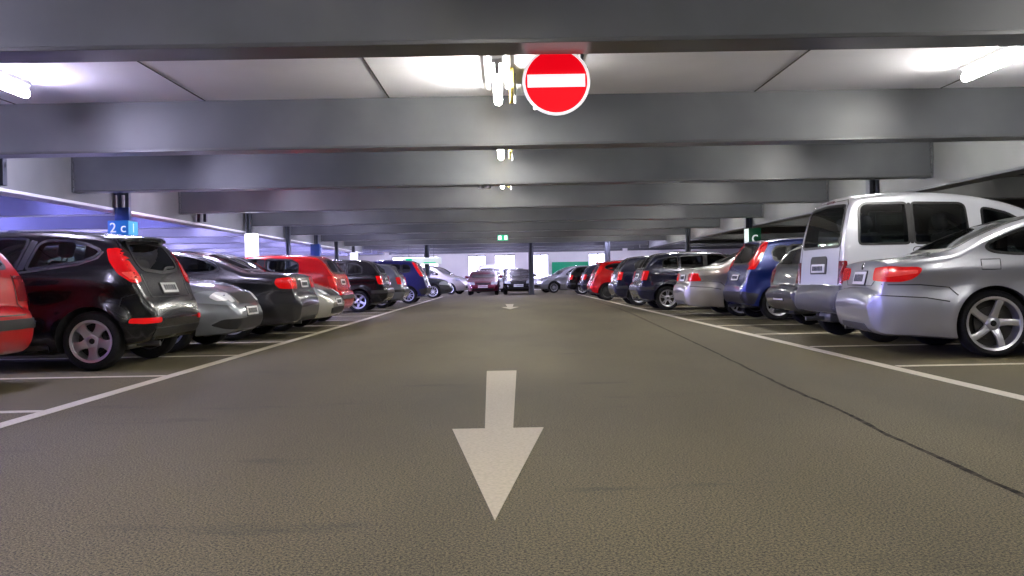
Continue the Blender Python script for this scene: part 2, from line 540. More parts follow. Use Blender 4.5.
def add_wheels(c, style, tw=0.205, rimr=None, inset=0.02, rot=0.3):
    rr = rimr or c.r*0.70
    me = wheel_meshes(style, c.r, tw, rr)
    for i, xw in enumerate((c.xr, c.xf)):
        for sg in (1, -1):
            w = link('wheel', me[0], c.root, loc=(xw-c.L/2, sg*(c.half-inset-tw/2), c.r))
            w.rotation_euler = (0, rot*(i+1)*1.3+sg*0.4, 0 if sg > 0 else PI)
            link('rim', me[1], w)
            if c.lod == 0:
                link('brake_disc', me[2], w); link('hub_cap', me[3], w)
            else: link('brake_disc', me[2], w)

SEAT = None
def seat_mesh():
    global SEAT
    if SEAT: return SEAT
    bm = bmesh.new()
    box(bm, -0.25, 0.27, -0.25, 0.25, 0.0, 0.16, 0.05, 3)
    t = bmesh.new(); box(t, -0.07, 0.07, -0.24, 0.24, 0.0, 0.60, 0.06, 3)
    box(t, -0.05, 0.06, -0.13, 0.13, 0.64, 0.83, 0.05, 3)
    for q in (-0.06, 0.06): cyl(t, (0, q, 0.55), (0, q, 0.68), 0.008, 6)
    bmesh.ops.rotate(t, verts=t.verts[:], cent=(0, 0, 0), matrix=Matrix.Rotation(-0.28, 3, 'Y'))
    bmesh.ops.translate(t, verts=t.verts[:], vec=(-0.24, 0, 0.1))
    me = bpy.data.meshes.new('t'); t.to_mesh(me); t.free(); bm.from_mesh(me); bpy.data.meshes.remove(me)
    SEAT = bpy.data.meshes.new('seat'); bm.to_mesh(SEAT); bm.free(); SEAT.materials.append(M_seat)
    for p in SEAT.polygons: p.use_smooth = True
    return SEAT

def plate_on(c, view, z0, y0=0.0, w=0.50, h=0.115, frame=True):
    """number plate standing a little proud of the body"""
    sgx = -1 if view == 'rear' else 1
    xs = []
    for (u, v) in ((y0-w/2, z0-h/2), (y0+w/2, z0-h/2), (y0-w/2, z0+h/2), (y0+w/2, z0+h/2), (y0, z0-h/2), (y0, z0+h/2)):
        p, n, d = c.hit(u, v, view); xs.append((p.x, v))
    ext = (min if sgx < 0 else max)
    xb = ext(x for x, v in xs if v < z0); xt = ext(x for x, v in xs if v > z0)
    ang = math.atan2(xt-xb, h)
    ang = max(-0.5, min(0.5, ang))
    xm = (xb+xt)/2
    bm = bmesh.new(); box(bm, -0.02, 0.004, -w/2-0.012, w/2+0.012, -h/2-0.012, h/2+0.012, 0.006)
    fr = fin(bm, 'plate_frame', M_black, c.root, 30)
    bm = bmesh.new(); box(bm, 0.002, 0.009, -w/2, w/2, -h/2, h/2, 0.003)
    pl = fin(bm, 'number_plate', M_plate, fr, 30); pl['label'] = 'pale number plate'
    if c.lod == 0 and h > 0:
        rs = random.Random(int(z0*1000)+int(c.L*100))
        bm = bmesh.new(); y = -w/2+0.05; box(bm, 0.0082, 0.0088, -w/2+0.04, w/2-0.04, -0.004, 0.004)
        while y < w/2-0.07:
            ww = rs.choice((0.03, 0.04, 0.045))
            box(bm, 0.0085, 0.0102, y, y+ww, -h*0.28, h*0.28, 0.004)
            y += ww+0.018
        pm = fin(bm, 'plate_marking', M_platemark, fr, 30)
    fr.rotation_euler = (0, ang if sgx > 0 else ang, 0 if sgx > 0 else PI)
    fr.location = (xm-c.L/2+sgx*0.006, y0, z0)
    if sgx < 0: fr.rotation_euler = (0, -ang, PI)
    return fr

def build_car(T, name, label, cat, body_mat, wheel='multi', lod=0, gl=None, rearglass=None, seats=M_seat, length=None, height=None, half=None, **kw):
    c = Car(T, name, label, cat, body_mat, lod, length, height, half)
    gl = gl or G_tint; rg = rearglass or gl
    if lod: gl = rg = M_opq
    det = lod == 0
    if det:
        c.cavity(c.P(T['cab']))
    frontx = T['cabfront']*c.kx; rearx = T['cabrear']*c.kx
    # side windows
    for wpoly in T['side_win']:
        pl = rnd(c.P(wpoly), 0.05, 4)
        for sg in (1, -1):
            if det:
                c.prism(offset_poly(pl, -0.006), 'side', c.half+0.3, c.half*0.45, sg)
            g = c.part('side_window', gl, [('side', pl, sg)], off=0.0015, depth=0.006)
            c.line('window_trim', T.get('wtrim', M_trim), [('side', pl, sg, True)], parent=g, w=0.028, off=0.006)
    if 'pillar' in T:
        for pp in T['pillar']:
            for sg in (1, -1): c.part('pillar_trim', M_trim, [('side', rnd(c.P(pp), 0.01, 2), sg)], off=0.003)
    rw = rnd(c.Q(mir(T['rear_win'])), 0.07, 5)
    fw = rnd(c.Q(mir(T['front_win'])), 0.07, 5)
    if det:
        c.prism(offset_poly(rw, -0.006), 'rear', -0.6, rearx)
        c.prism(offset_poly(fw, -0.006), 'front', c.L+0.6, frontx)
    g = c.part('rear_window', rg, [('rear', rw)], off=0.0015, depth=0.006)
    c.line('window_trim', M_trim, [('rear', rw, 1, True)], parent=g, w=0.035, off=0.005)
    g = c.part('windscreen', G_clear if det else M_opq, [('front', fw)], off=0.0015, depth=0.006)
    c.line('window_trim', M_trim, [('front', fw, 1, True)], parent=g, w=0.035, off=0.005)
    # lamps
    for (nm, m, polys, inner) in T.get('lamps', []):
        if nm == 'tail_lamp' and kw.get('tail'): m = kw['tail']; inner = []
        for sg in (1, -1):
            pp = []
            for view, poly in polys:
                q = c.P(poly) if view == 'side' else c.Q(poly)
                pp.append((view, rnd(q, 0.025, 3), sg))
            o = c.part(nm, m, pp, off=0.009, depth=0.03, cell=0.02 if nm != 'head_lamp' else 0.025)
            if det:
                for (nm2, m2, polys2) in inner:
                    pp = []
                    for view, poly in polys2:
                        q = c.P(poly) if view == 'side' else c.Q(poly)
                        pp.append((view, rnd(q, 0.02, 3), sg))
                    c.part(nm2, m2, pp, parent=o, off=0.0125, depth=0.01, cell=0.02)
    # panels and trims:  (name, material, view, poly, mirrored?, offset)
    for (nm, m, view, poly, both, off) in T.get('panels', []):
        q = c.P(poly) if view == 'side' else (c.Q(poly) if view in ('rear', 'front') else [(x*c.kx, y*c.ky) for x, y in poly])
        mm = c.mat if m == 'body' else m
        for sg in ((1, -1) if both else (1,)):
            c.part(nm, mm, [(view, rnd(q, 0.02, 3), sg)], off=off, depth=off+0.01)
    # doors
    if det:
        for poly, hx, hz in T.get('doors', []):
            q = rnd(c.P(poly), 0.05, 4)
            for sg in (1, -1):
                d = c.part('door', c.mat, [('side', q, sg)], off=0.003, depth=0.006, cell=0.05)
                c.line('door_seam', M_trim, [('side', q, sg, True)], parent=d, w=0.010, off=0.0036, h=0.002)
                p, n, dr = c.hit(hx*c.kx, hz*c.kz, 'side', sg)
                bm = bmesh.new(); box(bm, -0.11, 0.11, -0.012, 0.012, -0.016, 0.016, 0.010, 2)
                for v in bm.verts: v.co.y += 0.03*(1-(v.co.x/0.11)**2)*1.0
                o = fin(bm, 'door_handle', T.get('handle', c.mat) or c.mat, d, 40)
                o.location = (p.x-c.L/2, p.y+sg*0.004, p.z); o.rotation_euler = (0, 0, 0 if sg > 0 else PI)
        for ln in T.get('seams', []):
            nm, view, pts, w, m = ln
            q = c.P(pts) if view == 'side' else (c.Q(pts) if view in ('rear', 'front') else [(x*c.kx, y*c.ky) for x, y in pts])
            for sg in ((1, -1) if view == 'side' else (1,)):
                c.line(nm, m, [(view, q, sg, False)], w=w, off=0.003, h=0.003)
    # mirrors
    mx, mz = T['mirror'][0]*c.kx, T['mirror'][1]*c.kz
    for sg in (1, -1):
        p, n, d = c.hit(mx, mz, 'side', sg)
        bm = bmesh.new()
        bmesh.ops.create_uvsphere(bm, u_segments=16, v_segments=10, radius=1)
        for v in bm.verts:
            v.co = Vector((max(v.co.x, -0.35)*0.09, v.co.y*0.115, v.co.z*0.078))
        bmesh.ops.translate(bm, verts=bm.verts[:], vec=(0, sg*0.13, 0.03))
        box(bm, -0.02, 0.03, min(0, sg*0.08), max(0, sg*0.08), -0.02, 0.02, 0.008)
        o = fin(bm, 'wing_mirror', c.mat, c.root, 50, loc=(p.x-c.L/2, p.y-sg*0.01, p.z))
    # grille etc at the nose
    for (nm, m, poly, off) in T.get('nose', []):
        c.part(nm, m, [('front', rnd(c.Q(mir(poly)), 0.03, 3))], off=off, depth=0.02)
    if T.get('plate_r'):
        plate_on(c, 'rear', kw.get('plate_z', T['plate_r'][0]*c.kz), w=T['plate_r'][1], h=T['plate_r'][2])
    if T.get('plate_f'): plate_on(c, 'front', T['plate_f']*c.kz)
    # seats
    if det:
        for (sx, sy) in T['seats']:
            o = link('seat', seat_mesh(), c.root, loc=(sx*c.kx-c.L/2, sy, T['seatz']))
        bm = bmesh.new(); fl = T['seatz']-0.02
        box(bm, rearx+0.1, frontx-0.3, -c.half+0.2, c.half-0.2, fl-0.04, fl, 0.01)
        c.shift(bm)
    for f in T.get('extra', []): f(c)
    for f in kw.get('extra', []): f(c)
    c.finish_body()
    add_wheels(c, wheel, T.get('tw', 0.205), T.get('rimr'))
    # underbody pan keeps light out from below
    bm = bmesh.new(); box(bm, c.xr+0.42, c.xf-0.42, -c.half+0.14, c.half-0.14, 0.16, 0.24, 0.02)
    for xw in (c.xr, c.xf): cyl(bm, (xw, -c.half+0.2, c.r), (xw, c.half-0.2, c.r), 0.05, 10)
    c.shift(bm); fin(bm, 'underbody', M_black, c.root, 30)
    bm = bmesh.new(); cyl(bm, (0.06, 0.45, 0.25), (0.5, 0.45, 0.25), 0.028, 12); box(bm, 0.3, 0.75, 0.2, 0.65, 0.2, 0.34, 0.04)
    c.shift(bm); fin(bm, 'exhaust', M_alloydark, c.root, 40)
    return c

def park(c, side, z_near, end_x, nose_in=True, rot=0.0):
    """side -1 left row / +1 right row; z_near = depth of the near flank; end_x = x of the bumper on the aisle"""
    yc = z_near+c.half
    if nose_in:
        xc = end_x+side*c.L/2; rz = 0 if side > 0 else PI
    else:
        xc = end_x+side*c.L/2; rz = PI if side > 0 else 0
    c.root.location = (xc, yc, 0); c.root.rotation_euler = (0, 0, rz+rot)

# ------------------------------------------------------------------ car shapes (x from the rear bumper forwards, z up)
BOT = lambda L, e=0.36: [(0, e+0.14), (0.03, e+0.03), (0.14, e-0.08), (0.45, 0.24), (0.9, 0.19), (L-1.0, 0.19), (L-0.5, 0.2), (L-0.12, 0.23), (L-0.03, 0.33), (L, 0.45)]

def roof_spoiler(x0, x1, z, half, th=0.05):
    def f(c):
        bm = bmesh.new(); rows = []
        n = 14
        for k in range(n+1):
            y = -half+2*half*k/n
            e = abs(y/half); back = x0+(x1-x0)*0.45*e**3
            rows.append([bm.verts.new((xx, y, zz)) for xx, zz in
                         ((back, z-th*0.55-0.03*e*e), (back+0.006, z-0.012-0.03*e*e), (back+0.05, z-0.03*e*e), (x1, c.top(x1)-0.004-0.03*e*e), (x1, c.top(x1)-0.05-0.03*e*e), (back+0.05, z-th-0.03*e*e))])
        for a, b in zip(rows, rows[1:]):
            for q in range(6): bm.faces.new((a[q], a[(q+1) % 6], b[(q+1) % 6], b[q]))
        bm.faces.new(rows[0]); bm.faces.new(rows[-1])
        bmesh.ops.recalc_face_normals(bm, faces=bm.faces[:])
        c.shift(bm); fin(bm, 'roof_spoiler', c.mat, c.root, 40)
    return f
def roundel(x, view, u, v, r=0.04):
    def f(c):
        p, n, d = c.hit(u, v, view)
        for nm, rad, o, m in (('emblem', r, 0.005, M_chrome), ('emblem_face', r*0.8, 0.008, M_trim)):
            bm = bmesh.new()
            lathe(bm, [(0.0005, o), (rad*0.9, o), (rad, o-0.004), (rad, -0.02)], 24, 'z')
            ob = fin(bm, nm, m, c.root, 40, loc=(p.x-c.L/2, p.y, p.z))
            ob.rotation_euler = n.to_track_quat('Z', 'Y').to_euler()
    return f
def wiper(z0, y1):
    def f(c):
        c.line('rear_wiper', M_black, [('rear', [(0.0, z0), (y1*0.4, z0+0.05), (y1, z0+0.06)], 1, False)], w=0.02, off=0.02, h=0.0)
    return f

# small three-door hatchback
T_HATCH = dict(sth=0.80, L=3.95, W=0.86, H=1.48, xr=0.62, xf=3.11, r=0.305, rimr=0.212,
    top=[(0, .52), (.015, .60), (.05, .70), (.10, .78), (.135, .86), (.20, 1.02), (.33, 1.25), (.40, 1.35), (.50, 1.405), (.8, 1.445), (1.3, 1.475), (1.8, 1.47), (2.2, 1.41), (2.6, 1.23), (3.0, 1.0), (3.3, .93), (3.6, .83), (3.82, .70), (3.92, .56), (3.95, .50)],
    bot=BOT(3.95), belt=[(0, 1.0), (1.5, .97), (3.95, .86)], tum=0.36, tum2=0.2, fl=0.028, flw=0.13, cla=0.02, scoop=0.022, cl=0.13, kr=0.14, Rr=0.5,
    cab=[(.36, .95), (.44, 1.24), (.6, 1.36), (1.3, 1.42), (1.8, 1.41), (2.2, 1.35), (2.75, 1.05), (2.8, .70), (1.2, .55), (.5, .80)], cabrear=.75, cabfront=2.45,
    side_win=[[(1.27, 1.04), (1.17, 1.31), (1.08, 1.345), (.85, 1.335), (.66, 1.29), (.52, 1.225), (.56, 1.17), (.72, 1.11)], [(2.55, 1.0), (2.62, 1.05), (2.25, 1.27), (2.05, 1.345), (1.5, 1.375), (1.28, 1.355), (1.38, 1.03)]],
    pillar=[[(1.29, 1.04), (1.36, 1.035), (1.26, 1.35), (1.19, 1.33)]],
    rear_win=[(0, 1.0), (.50, 1.03), (.57, 1.10), (.50, 1.31), (0, 1.335)], front_win=[(0, 1.0), (.6, 1.02), (.66, 1.08), (.52, 1.38), (0, 1.415)],
    lamps=[('tail_lamp', M_red, [('side', [(.47, 1.245), (.43, 1.12), (.33, .985), (.20, .895), (.09, .885), (.14, .97), (.27, 1.16), (.36, 1.25)]),
                                 ('rear', [(.80, .885), (.67, .90), (.65, .95), (.69, 1.04), (.72, 1.12), (.78, 1.12)])],
            [('reverse_lens', M_redlens, [('side', [(.30, 1.0), (.20, .92), (.14, .925), (.20, 1.0)])])]),
           ('rear_reflector', M_red, [('rear', [(.80, .47), (.56, .48), (.56, .53), (.80, .53)]), ('side', [(.06, .47), (.24, .48), (.22, .53), (.06, .53)])], []),
           ('head_lamp', M_clearlens, [('front', [(.45, .62), (.80, .70), (.80, .82), (.5, .72)]), ('side', [(3.84, .66), (3.45, .80), (3.3, .90), (3.6, .84), (3.84, .72)])], [])],
    panels=[('bumper_valance', M_black, 'rear', [(-.66, .33), (.66, .33), (.66, .42), (-.66, .42)], False, .006),
            ('sill_trim', M_black, 'side', [(1.05, .20), (2.7, .20), (2.7, .27), (1.05, .27)], True, .006)],
    doors=[([(1.30, .36), (2.52, .30), (2.62, .55), (2.60, .98), (1.36, 1.02), (1.22, .75)], 1.48, .90)], handle=None,
    seams=[('tailgate_seam', 'rear', [(-.60, .98), (-.56, .74), (.56, .74), (.60, .98)], .012, M_trim), ('bumper_seam', 'side', [(.10, .80), (.30, .74), (.33, .62)], .010, M_trim),
           ('window_chrome', 'side', [(2.5, .985), (1.36, 1.012), (1.27, 1.018), (.74, 1.088), (.55, 1.15), (.50, 1.215)], .022, M_chrome)],
    nose=[('grille', M_black, [(0, .28), (.5, .30), (.55, .48), (0, .50)], .008)], plate_r=(.835, .44, .115), plate_f=.55,
    mirror=(2.45, 1.02), seats=[(1.85, .36), (1.85, -.36), (1.0, .36), (1.0, -.36)], seatz=.48,
    extra=[roof_spoiler(.24, .55, 1.395, .56), wiper(1.0, -.4)])

# two-door coupe
T_COUPE = dict(L=4.58, W=0.895, H=1.46, xr=1.15, xf=3.90, r=0.335, rimr=0.262,
    top=[(0, .55), (.012, .63), (.05, .69), (.085, .705), (.115, .80), (.145, .93), (.175, .985), (.25, 1.0), (.5, 1.025), (.74, 1.055), (1.1, 1.22), (1.5, 1.37), (1.9, 1.445), (2.35, 1.46), (2.75, 1.41), (3.1, 1.24), (3.5, .99), (3.9, .92), (4.25, .82), (4.45, .70), (4.55, .57), (4.58, .50)],
    bot=[(0, .48), (.02, .36), (.06, .27), (.14, .225), (.4, .21), (.9, .18), (3.6, .18), (4.1, .2), (4.45, .22), (4.55, .33), (4.58, .45)],
    belt=[(0, .96), (1.2, .985), (4.58, .86)], tum=0.40, tum2=0.22, fl=0.022, flw=0.14, cla=0.016, scoop=0.02, cl=0.11, kr=0.20, Rr=0.65, rc=0.07,
    cab=[(1.0, 1.02), (1.3, 1.22), (1.6, 1.33), (1.95, 1.385), (2.4, 1.395), (2.75, 1.34), (3.2, 1.06), (3.2, .65), (1.5, .5), (1.1, .75)], cabrear=1.5, cabfront=3.0,
    side_win=[[(1.86, 1.01), (1.83, 1.345), (1.62, 1.315), (1.34, 1.225), (1.12, 1.135), (1.075, 1.085), (1.14, 1.04), (1.36, 1.015)], [(3.0, 1.0), (3.03, 1.04), (2.74, 1.27), (2.45, 1.365), (2.2, 1.38), (1.90, 1.355), (1.93, 1.01)]],
    rear_win=[(0, 1.07), (.52, 1.075), (.58, 1.10), (.47, 1.37), (0, 1.395)], front_win=[(0, 1.0), (.62, 1.02), (.66, 1.06), (.5, 1.36), (0, 1.395)],
    lamps=[('tail_lamp', M_red, [('side', [(.06, .765), (.28, .76), (.37, .785), (.43, .83), (.465, .885), (.43, .905), (.06, .915)]), ('rear', [(.84, .765), (.66, .765), (.48, .775), (.45, .84), (.47, .905), (.84, .915)])],
            [('brake_lens', M_redlens, [('side', [(.14, .81), (.42, .845), (.42, .875), (.14, .87)])])]),
           ('head_lamp', M_clearlens, [('front', [(.42, .64), (.82, .68), (.82, .78), (.45, .74)]), ('side', [(4.5, .66), (4.1, .76), (4.0, .84), (4.3, .80), (4.5, .72)])], [])],
    panels=[('rear_valance', M_greyplastic, 'rear', [(-.5, .25), (.5, .25), (.42, .33), (-.42, .33)], False, .006)],
    doors=[([(1.98, .32), (3.22, .30), (3.3, .6), (3.1, .98), (1.86, 1.0), (1.84, .6)], 2.02, .86)], handle=None,
    seams=[('bumper_seam', 'side', [(.06, .735), (.45, .73), (.72, .70), (.80, .62)], .010, M_trim), ('bumper_crease', 'side', [(.05, .63), (.5, .60), (.72, .56)], .012, M_trim),
           ('boot_seam', 'rear', [(-.80, .97), (-.45, .72), (.45, .72), (.80, .97)], .010, M_trim),
           ('fuel_flap_seam', 'side', [(1.02, .87), (1.20, .87), (1.20, .97), (1.02, .97), (1.02, .87)], .008, M_trim)],
    nose=[('grille', M_black, [(0, .30), (.55, .32), (.5, .42), (0, .42)], .008), ('kidney_grille', M_black, [(0, .58), (.2, .60), (.2, .70), (0, .72)], .008)], plate_r=(.80, .44, .14), plate_f=.50,
    mirror=(2.9, 1.02), seats=[(2.40, .37), (2.40, -.37)], seatz=.36, tw=.225, gap=.035,
    extra=[roundel(0, 'rear', 0, .925, .04)])

# tall box van with windows
T_VAN = dict(sth=0.84, L=4.03, W=0.84, H=1.83, xr=0.62, xf=3.30, r=0.31, rimr=0.20,
    top=[(0, .52), (.012, .60), (.045, .66), (.075, .69), (.085, .80), (.10, 1.0), (.125, 1.2), (.19, 1.52), (.24, 1.68), (.31, 1.765), (.5, 1.805), (1.0, 1.83), (1.5, 1.805), (2.0, 1.725), (2.35, 1.62), (2.75, 1.40), (3.05, 1.20), (3.25, 1.11), (3.5, 1.05), (3.8, .93), (3.96, .72), (4.01, .58), (4.03, .50)],
    bot=[(0, .50), (.015, .42), (.06, .37), (.15, .34), (.5, .26), (.9, .22), (3.0, .22), (3.6, .24), (3.9, .28), (4.0, .36), (4.03, .45)],
    belt=[(0, 1.10), (2, 1.10), (4.03, .95)], tum=0.15, tum2=0.10, fl=0.02, cla=0.008, scoop=0.012, cl=0.2, kr=0.07, Rr=0.25, kr2=.05, rc=0.09, crown=.04,
    cab=[(.19, 1.0), (.26, 1.55), (.36, 1.69), (1.0, 1.765), (1.5, 1.74), (2.0, 1.65), (2.3, 1.55), (2.7, 1.32), (2.9, 1.12), (2.9, .75), (1.2, .60), (.3, .70)], cabrear=.45, cabfront=2.55,
    side_win=[[(.31, 1.17), (.93, 1.17), (.93, 1.66), (.40, 1.66), (.34, 1.60)], [(.99, 1.17), (1.66, 1.17), (1.64, 1.61), (1.58, 1.645), (.99, 1.66)], [(1.84, 1.15), (2.60, 1.12), (2.64, 1.15), (2.32, 1.42), (2.14, 1.52), (1.92, 1.575), (1.84, 1.58)]],
    pillar=[[(.94, 1.17), (.98, 1.17), (.98, 1.66), (.94, 1.66)]],
    rear_win=[(0, 1.155), (.66, 1.155), (.69, 1.20), (.63, 1.60), (.58, 1.65), (0, 1.67)], front_win=[(0, 1.15), (.62, 1.16), (.66, 1.20), (.58, 1.50), (0, 1.54)],
    lamps=[('tail_lamp', M_darkred, [('side', [(.05, .70), (.15, .70), (.16, .98), (.06, .98)]), ('rear', [(.82, .70), (.73, .70), (.73, .98), (.82, .98)])], []),
           ('head_lamp', M_clearlens, [('front', [(.45, .68), (.78, .70), (.78, .90), (.5, .86)]), ('side', [(3.9, .68), (3.6, .78), (3.6, .98), (3.9, .82)])], []),
           ],
    panels=[('rear_bumper', M_greyplastic, 'rear', [(-.80, .37), (.80, .37), (.80, .685), (-.80, .685)], False, .012), ('rear_bumper', M_greyplastic, 'side', [(.0, .37), (.28, .33), (.28, .66), (.0, .685)], True, .012),
            ('high_brake_lamp', M_darkred, 'rear', [(-.12, 1.705), (.12, 1.705), (.12, 1.735), (-.12, 1.735)], False, .008),
            ('plate_surround', M_black, 'rear', [(-.30, .82), (.30, .82), (.31, 1.01), (.26, 1.045), (-.26, 1.045), (-.31, 1.01)], False, .008),
            ('side_moulding', M_greyplastic, 'side', [(1.0, .55), (2.8, .55), (2.8, .63), (1.0, .63)], True, .010)],
    doors=[([(.97, .36), (1.72, .36), (1.72, 1.12), (.965, 1.13)], 1.62, 1.02), ([(1.76, .36), (2.85, .34), (2.92, .6), (2.85, 1.06), (1.76, 1.10)], 1.88, 1.02)], handle=M_black,
    seams=[('tailgate_seam', 'rear', [(-.715, .69), (-.715, 1.2), (-.66, 1.66), (-.55, 1.72), (.55, 1.72), (.66, 1.66), (.715, 1.2), (.715, .69)], .012, M_trim)],
    nose=[('grille', M_black, [(0, .35), (.6, .37), (.6, .5), (0, .5)], .01)], plate_r=(.895, .50, .11), plate_f=.55,
    mirror=(2.5, 1.16), seats=[(1.95, .36), (1.95, -.36), (1.0, .36), (1.0, -.36), (1.0, 0)], seatz=.68)

# small people carrier with tall tail lamps
T_MPV = dict(L=4.08, W=0.845, H=1.55, xr=0.66, xf=3.26, r=0.31, rimr=0.212,
    top=[(0, .53), (.012, .62), (.05, .71), (.09, .79), (.115, .90), (.18, 1.06), (.30, 1.27), (.42, 1.44), (.50, 1.49), (.65, 1.515), (1.0, 1.54), (1.5, 1.55), (2.0, 1.52), (2.4, 1.42), (2.85, 1.15), (3.05, 1.04), (3.4, .95), (3.75, .80), (3.98, .62), (4.05, .54), (4.08, .48)],
    bot=BOT(4.08), belt=[(0, 1.03), (2, 1.0), (4.08, .88)], tum=0.28, tum2=0.15, fl=0.024, cla=0.012, kr=0.12, Rr=0.42,
    cab=[(.30, 1.0), (.42, 1.33), (.55, 1.44), (1.2, 1.48), (2.0, 1.46), (2.35, 1.37), (2.75, 1.10), (2.7, .75), (1.2, .6), (.4, .75)], cabrear=.7, cabfront=2.45,
    side_win=[[(.60, 1.10), (.86, 1.08), (.86, 1.37), (.66, 1.36), (.56, 1.25)], [(.92, 1.07), (1.55, 1.05), (1.55, 1.41), (.92, 1.38)], [(1.63, 1.05), (2.55, 1.03), (2.6, 1.06), (2.25, 1.33), (2.1, 1.40), (1.63, 1.42)]],
    pillar=[[(.87, 1.08), (.91, 1.08), (.91, 1.37), (.87, 1.37)], [(1.56, 1.05), (1.62, 1.05), (1.62, 1.41), (1.56, 1.41)]],
    rear_win=[(0, 1.05), (.56, 1.06), (.60, 1.12), (.54, 1.40), (0, 1.43)], front_win=[(0, 1.06), (.6, 1.07), (.66, 1.12), (.54, 1.43), (0, 1.46)],
    lamps=[('tail_lamp', M_red, [('side', [(.10, .94), (.24, .95), (.34, 1.10), (.47, 1.32), (.53, 1.44), (.44, 1.465), (.33, 1.33), (.2, 1.12)]), ('rear', [(.80, .94), (.735, .95), (.70, 1.10), (.645, 1.38), (.70, 1.38), (.79, 1.1)])],
            [('brake_lens', M_redlens, [('side', [(.2, .99), (.27, 1.06), (.4, 1.30), (.36, 1.31), (.24, 1.1)])])]),
           ('head_lamp', M_clearlens, [('front', [(.45, .66), (.80, .70), (.80, .86), (.5, .78)]), ('side', [(3.94, .70), (3.6, .82), (3.5, .90), (3.8, .86), (3.94, .78)])], [])],
    panels=[('lower_bumper', M_black, 'rear', [(-.78, .34), (.78, .34), (.78, .54), (-.78, .54)], False, .008), ('lower_bumper', M_black, 'side', [(.0, .34), (.22, .30), (.30, .5), (.0, .54)], True, .008)],
    doors=[([(.95, .5), (1.05, .36), (1.60, .34), (1.60, 1.03), (.90, 1.06), (.86, .8)], 1.08, .93), ([(1.64, .34), (2.6, .32), (2.66, .6), (2.6, 1.0), (1.64, 1.03)], 1.78, .93)], handle=None,
    seams=[('tailgate_seam', 'rear', [(-.62, 1.0), (-.58, .64), (.58, .64), (.62, 1.0)], .012, M_trim)],
    nose=[('grille', M_black, [(0, .3), (.55, .32), (.55, .46), (0, .48)], .008)], plate_r=(.80, .48, .11), plate_f=.55,
    mirror=(2.45, 1.06), seats=[(1.9, .36), (1.9, -.36), (1.05, .36), (1.05, -.36)], seatz=.52, extra=[roof_spoiler(.30, .62, 1.475, .52)])

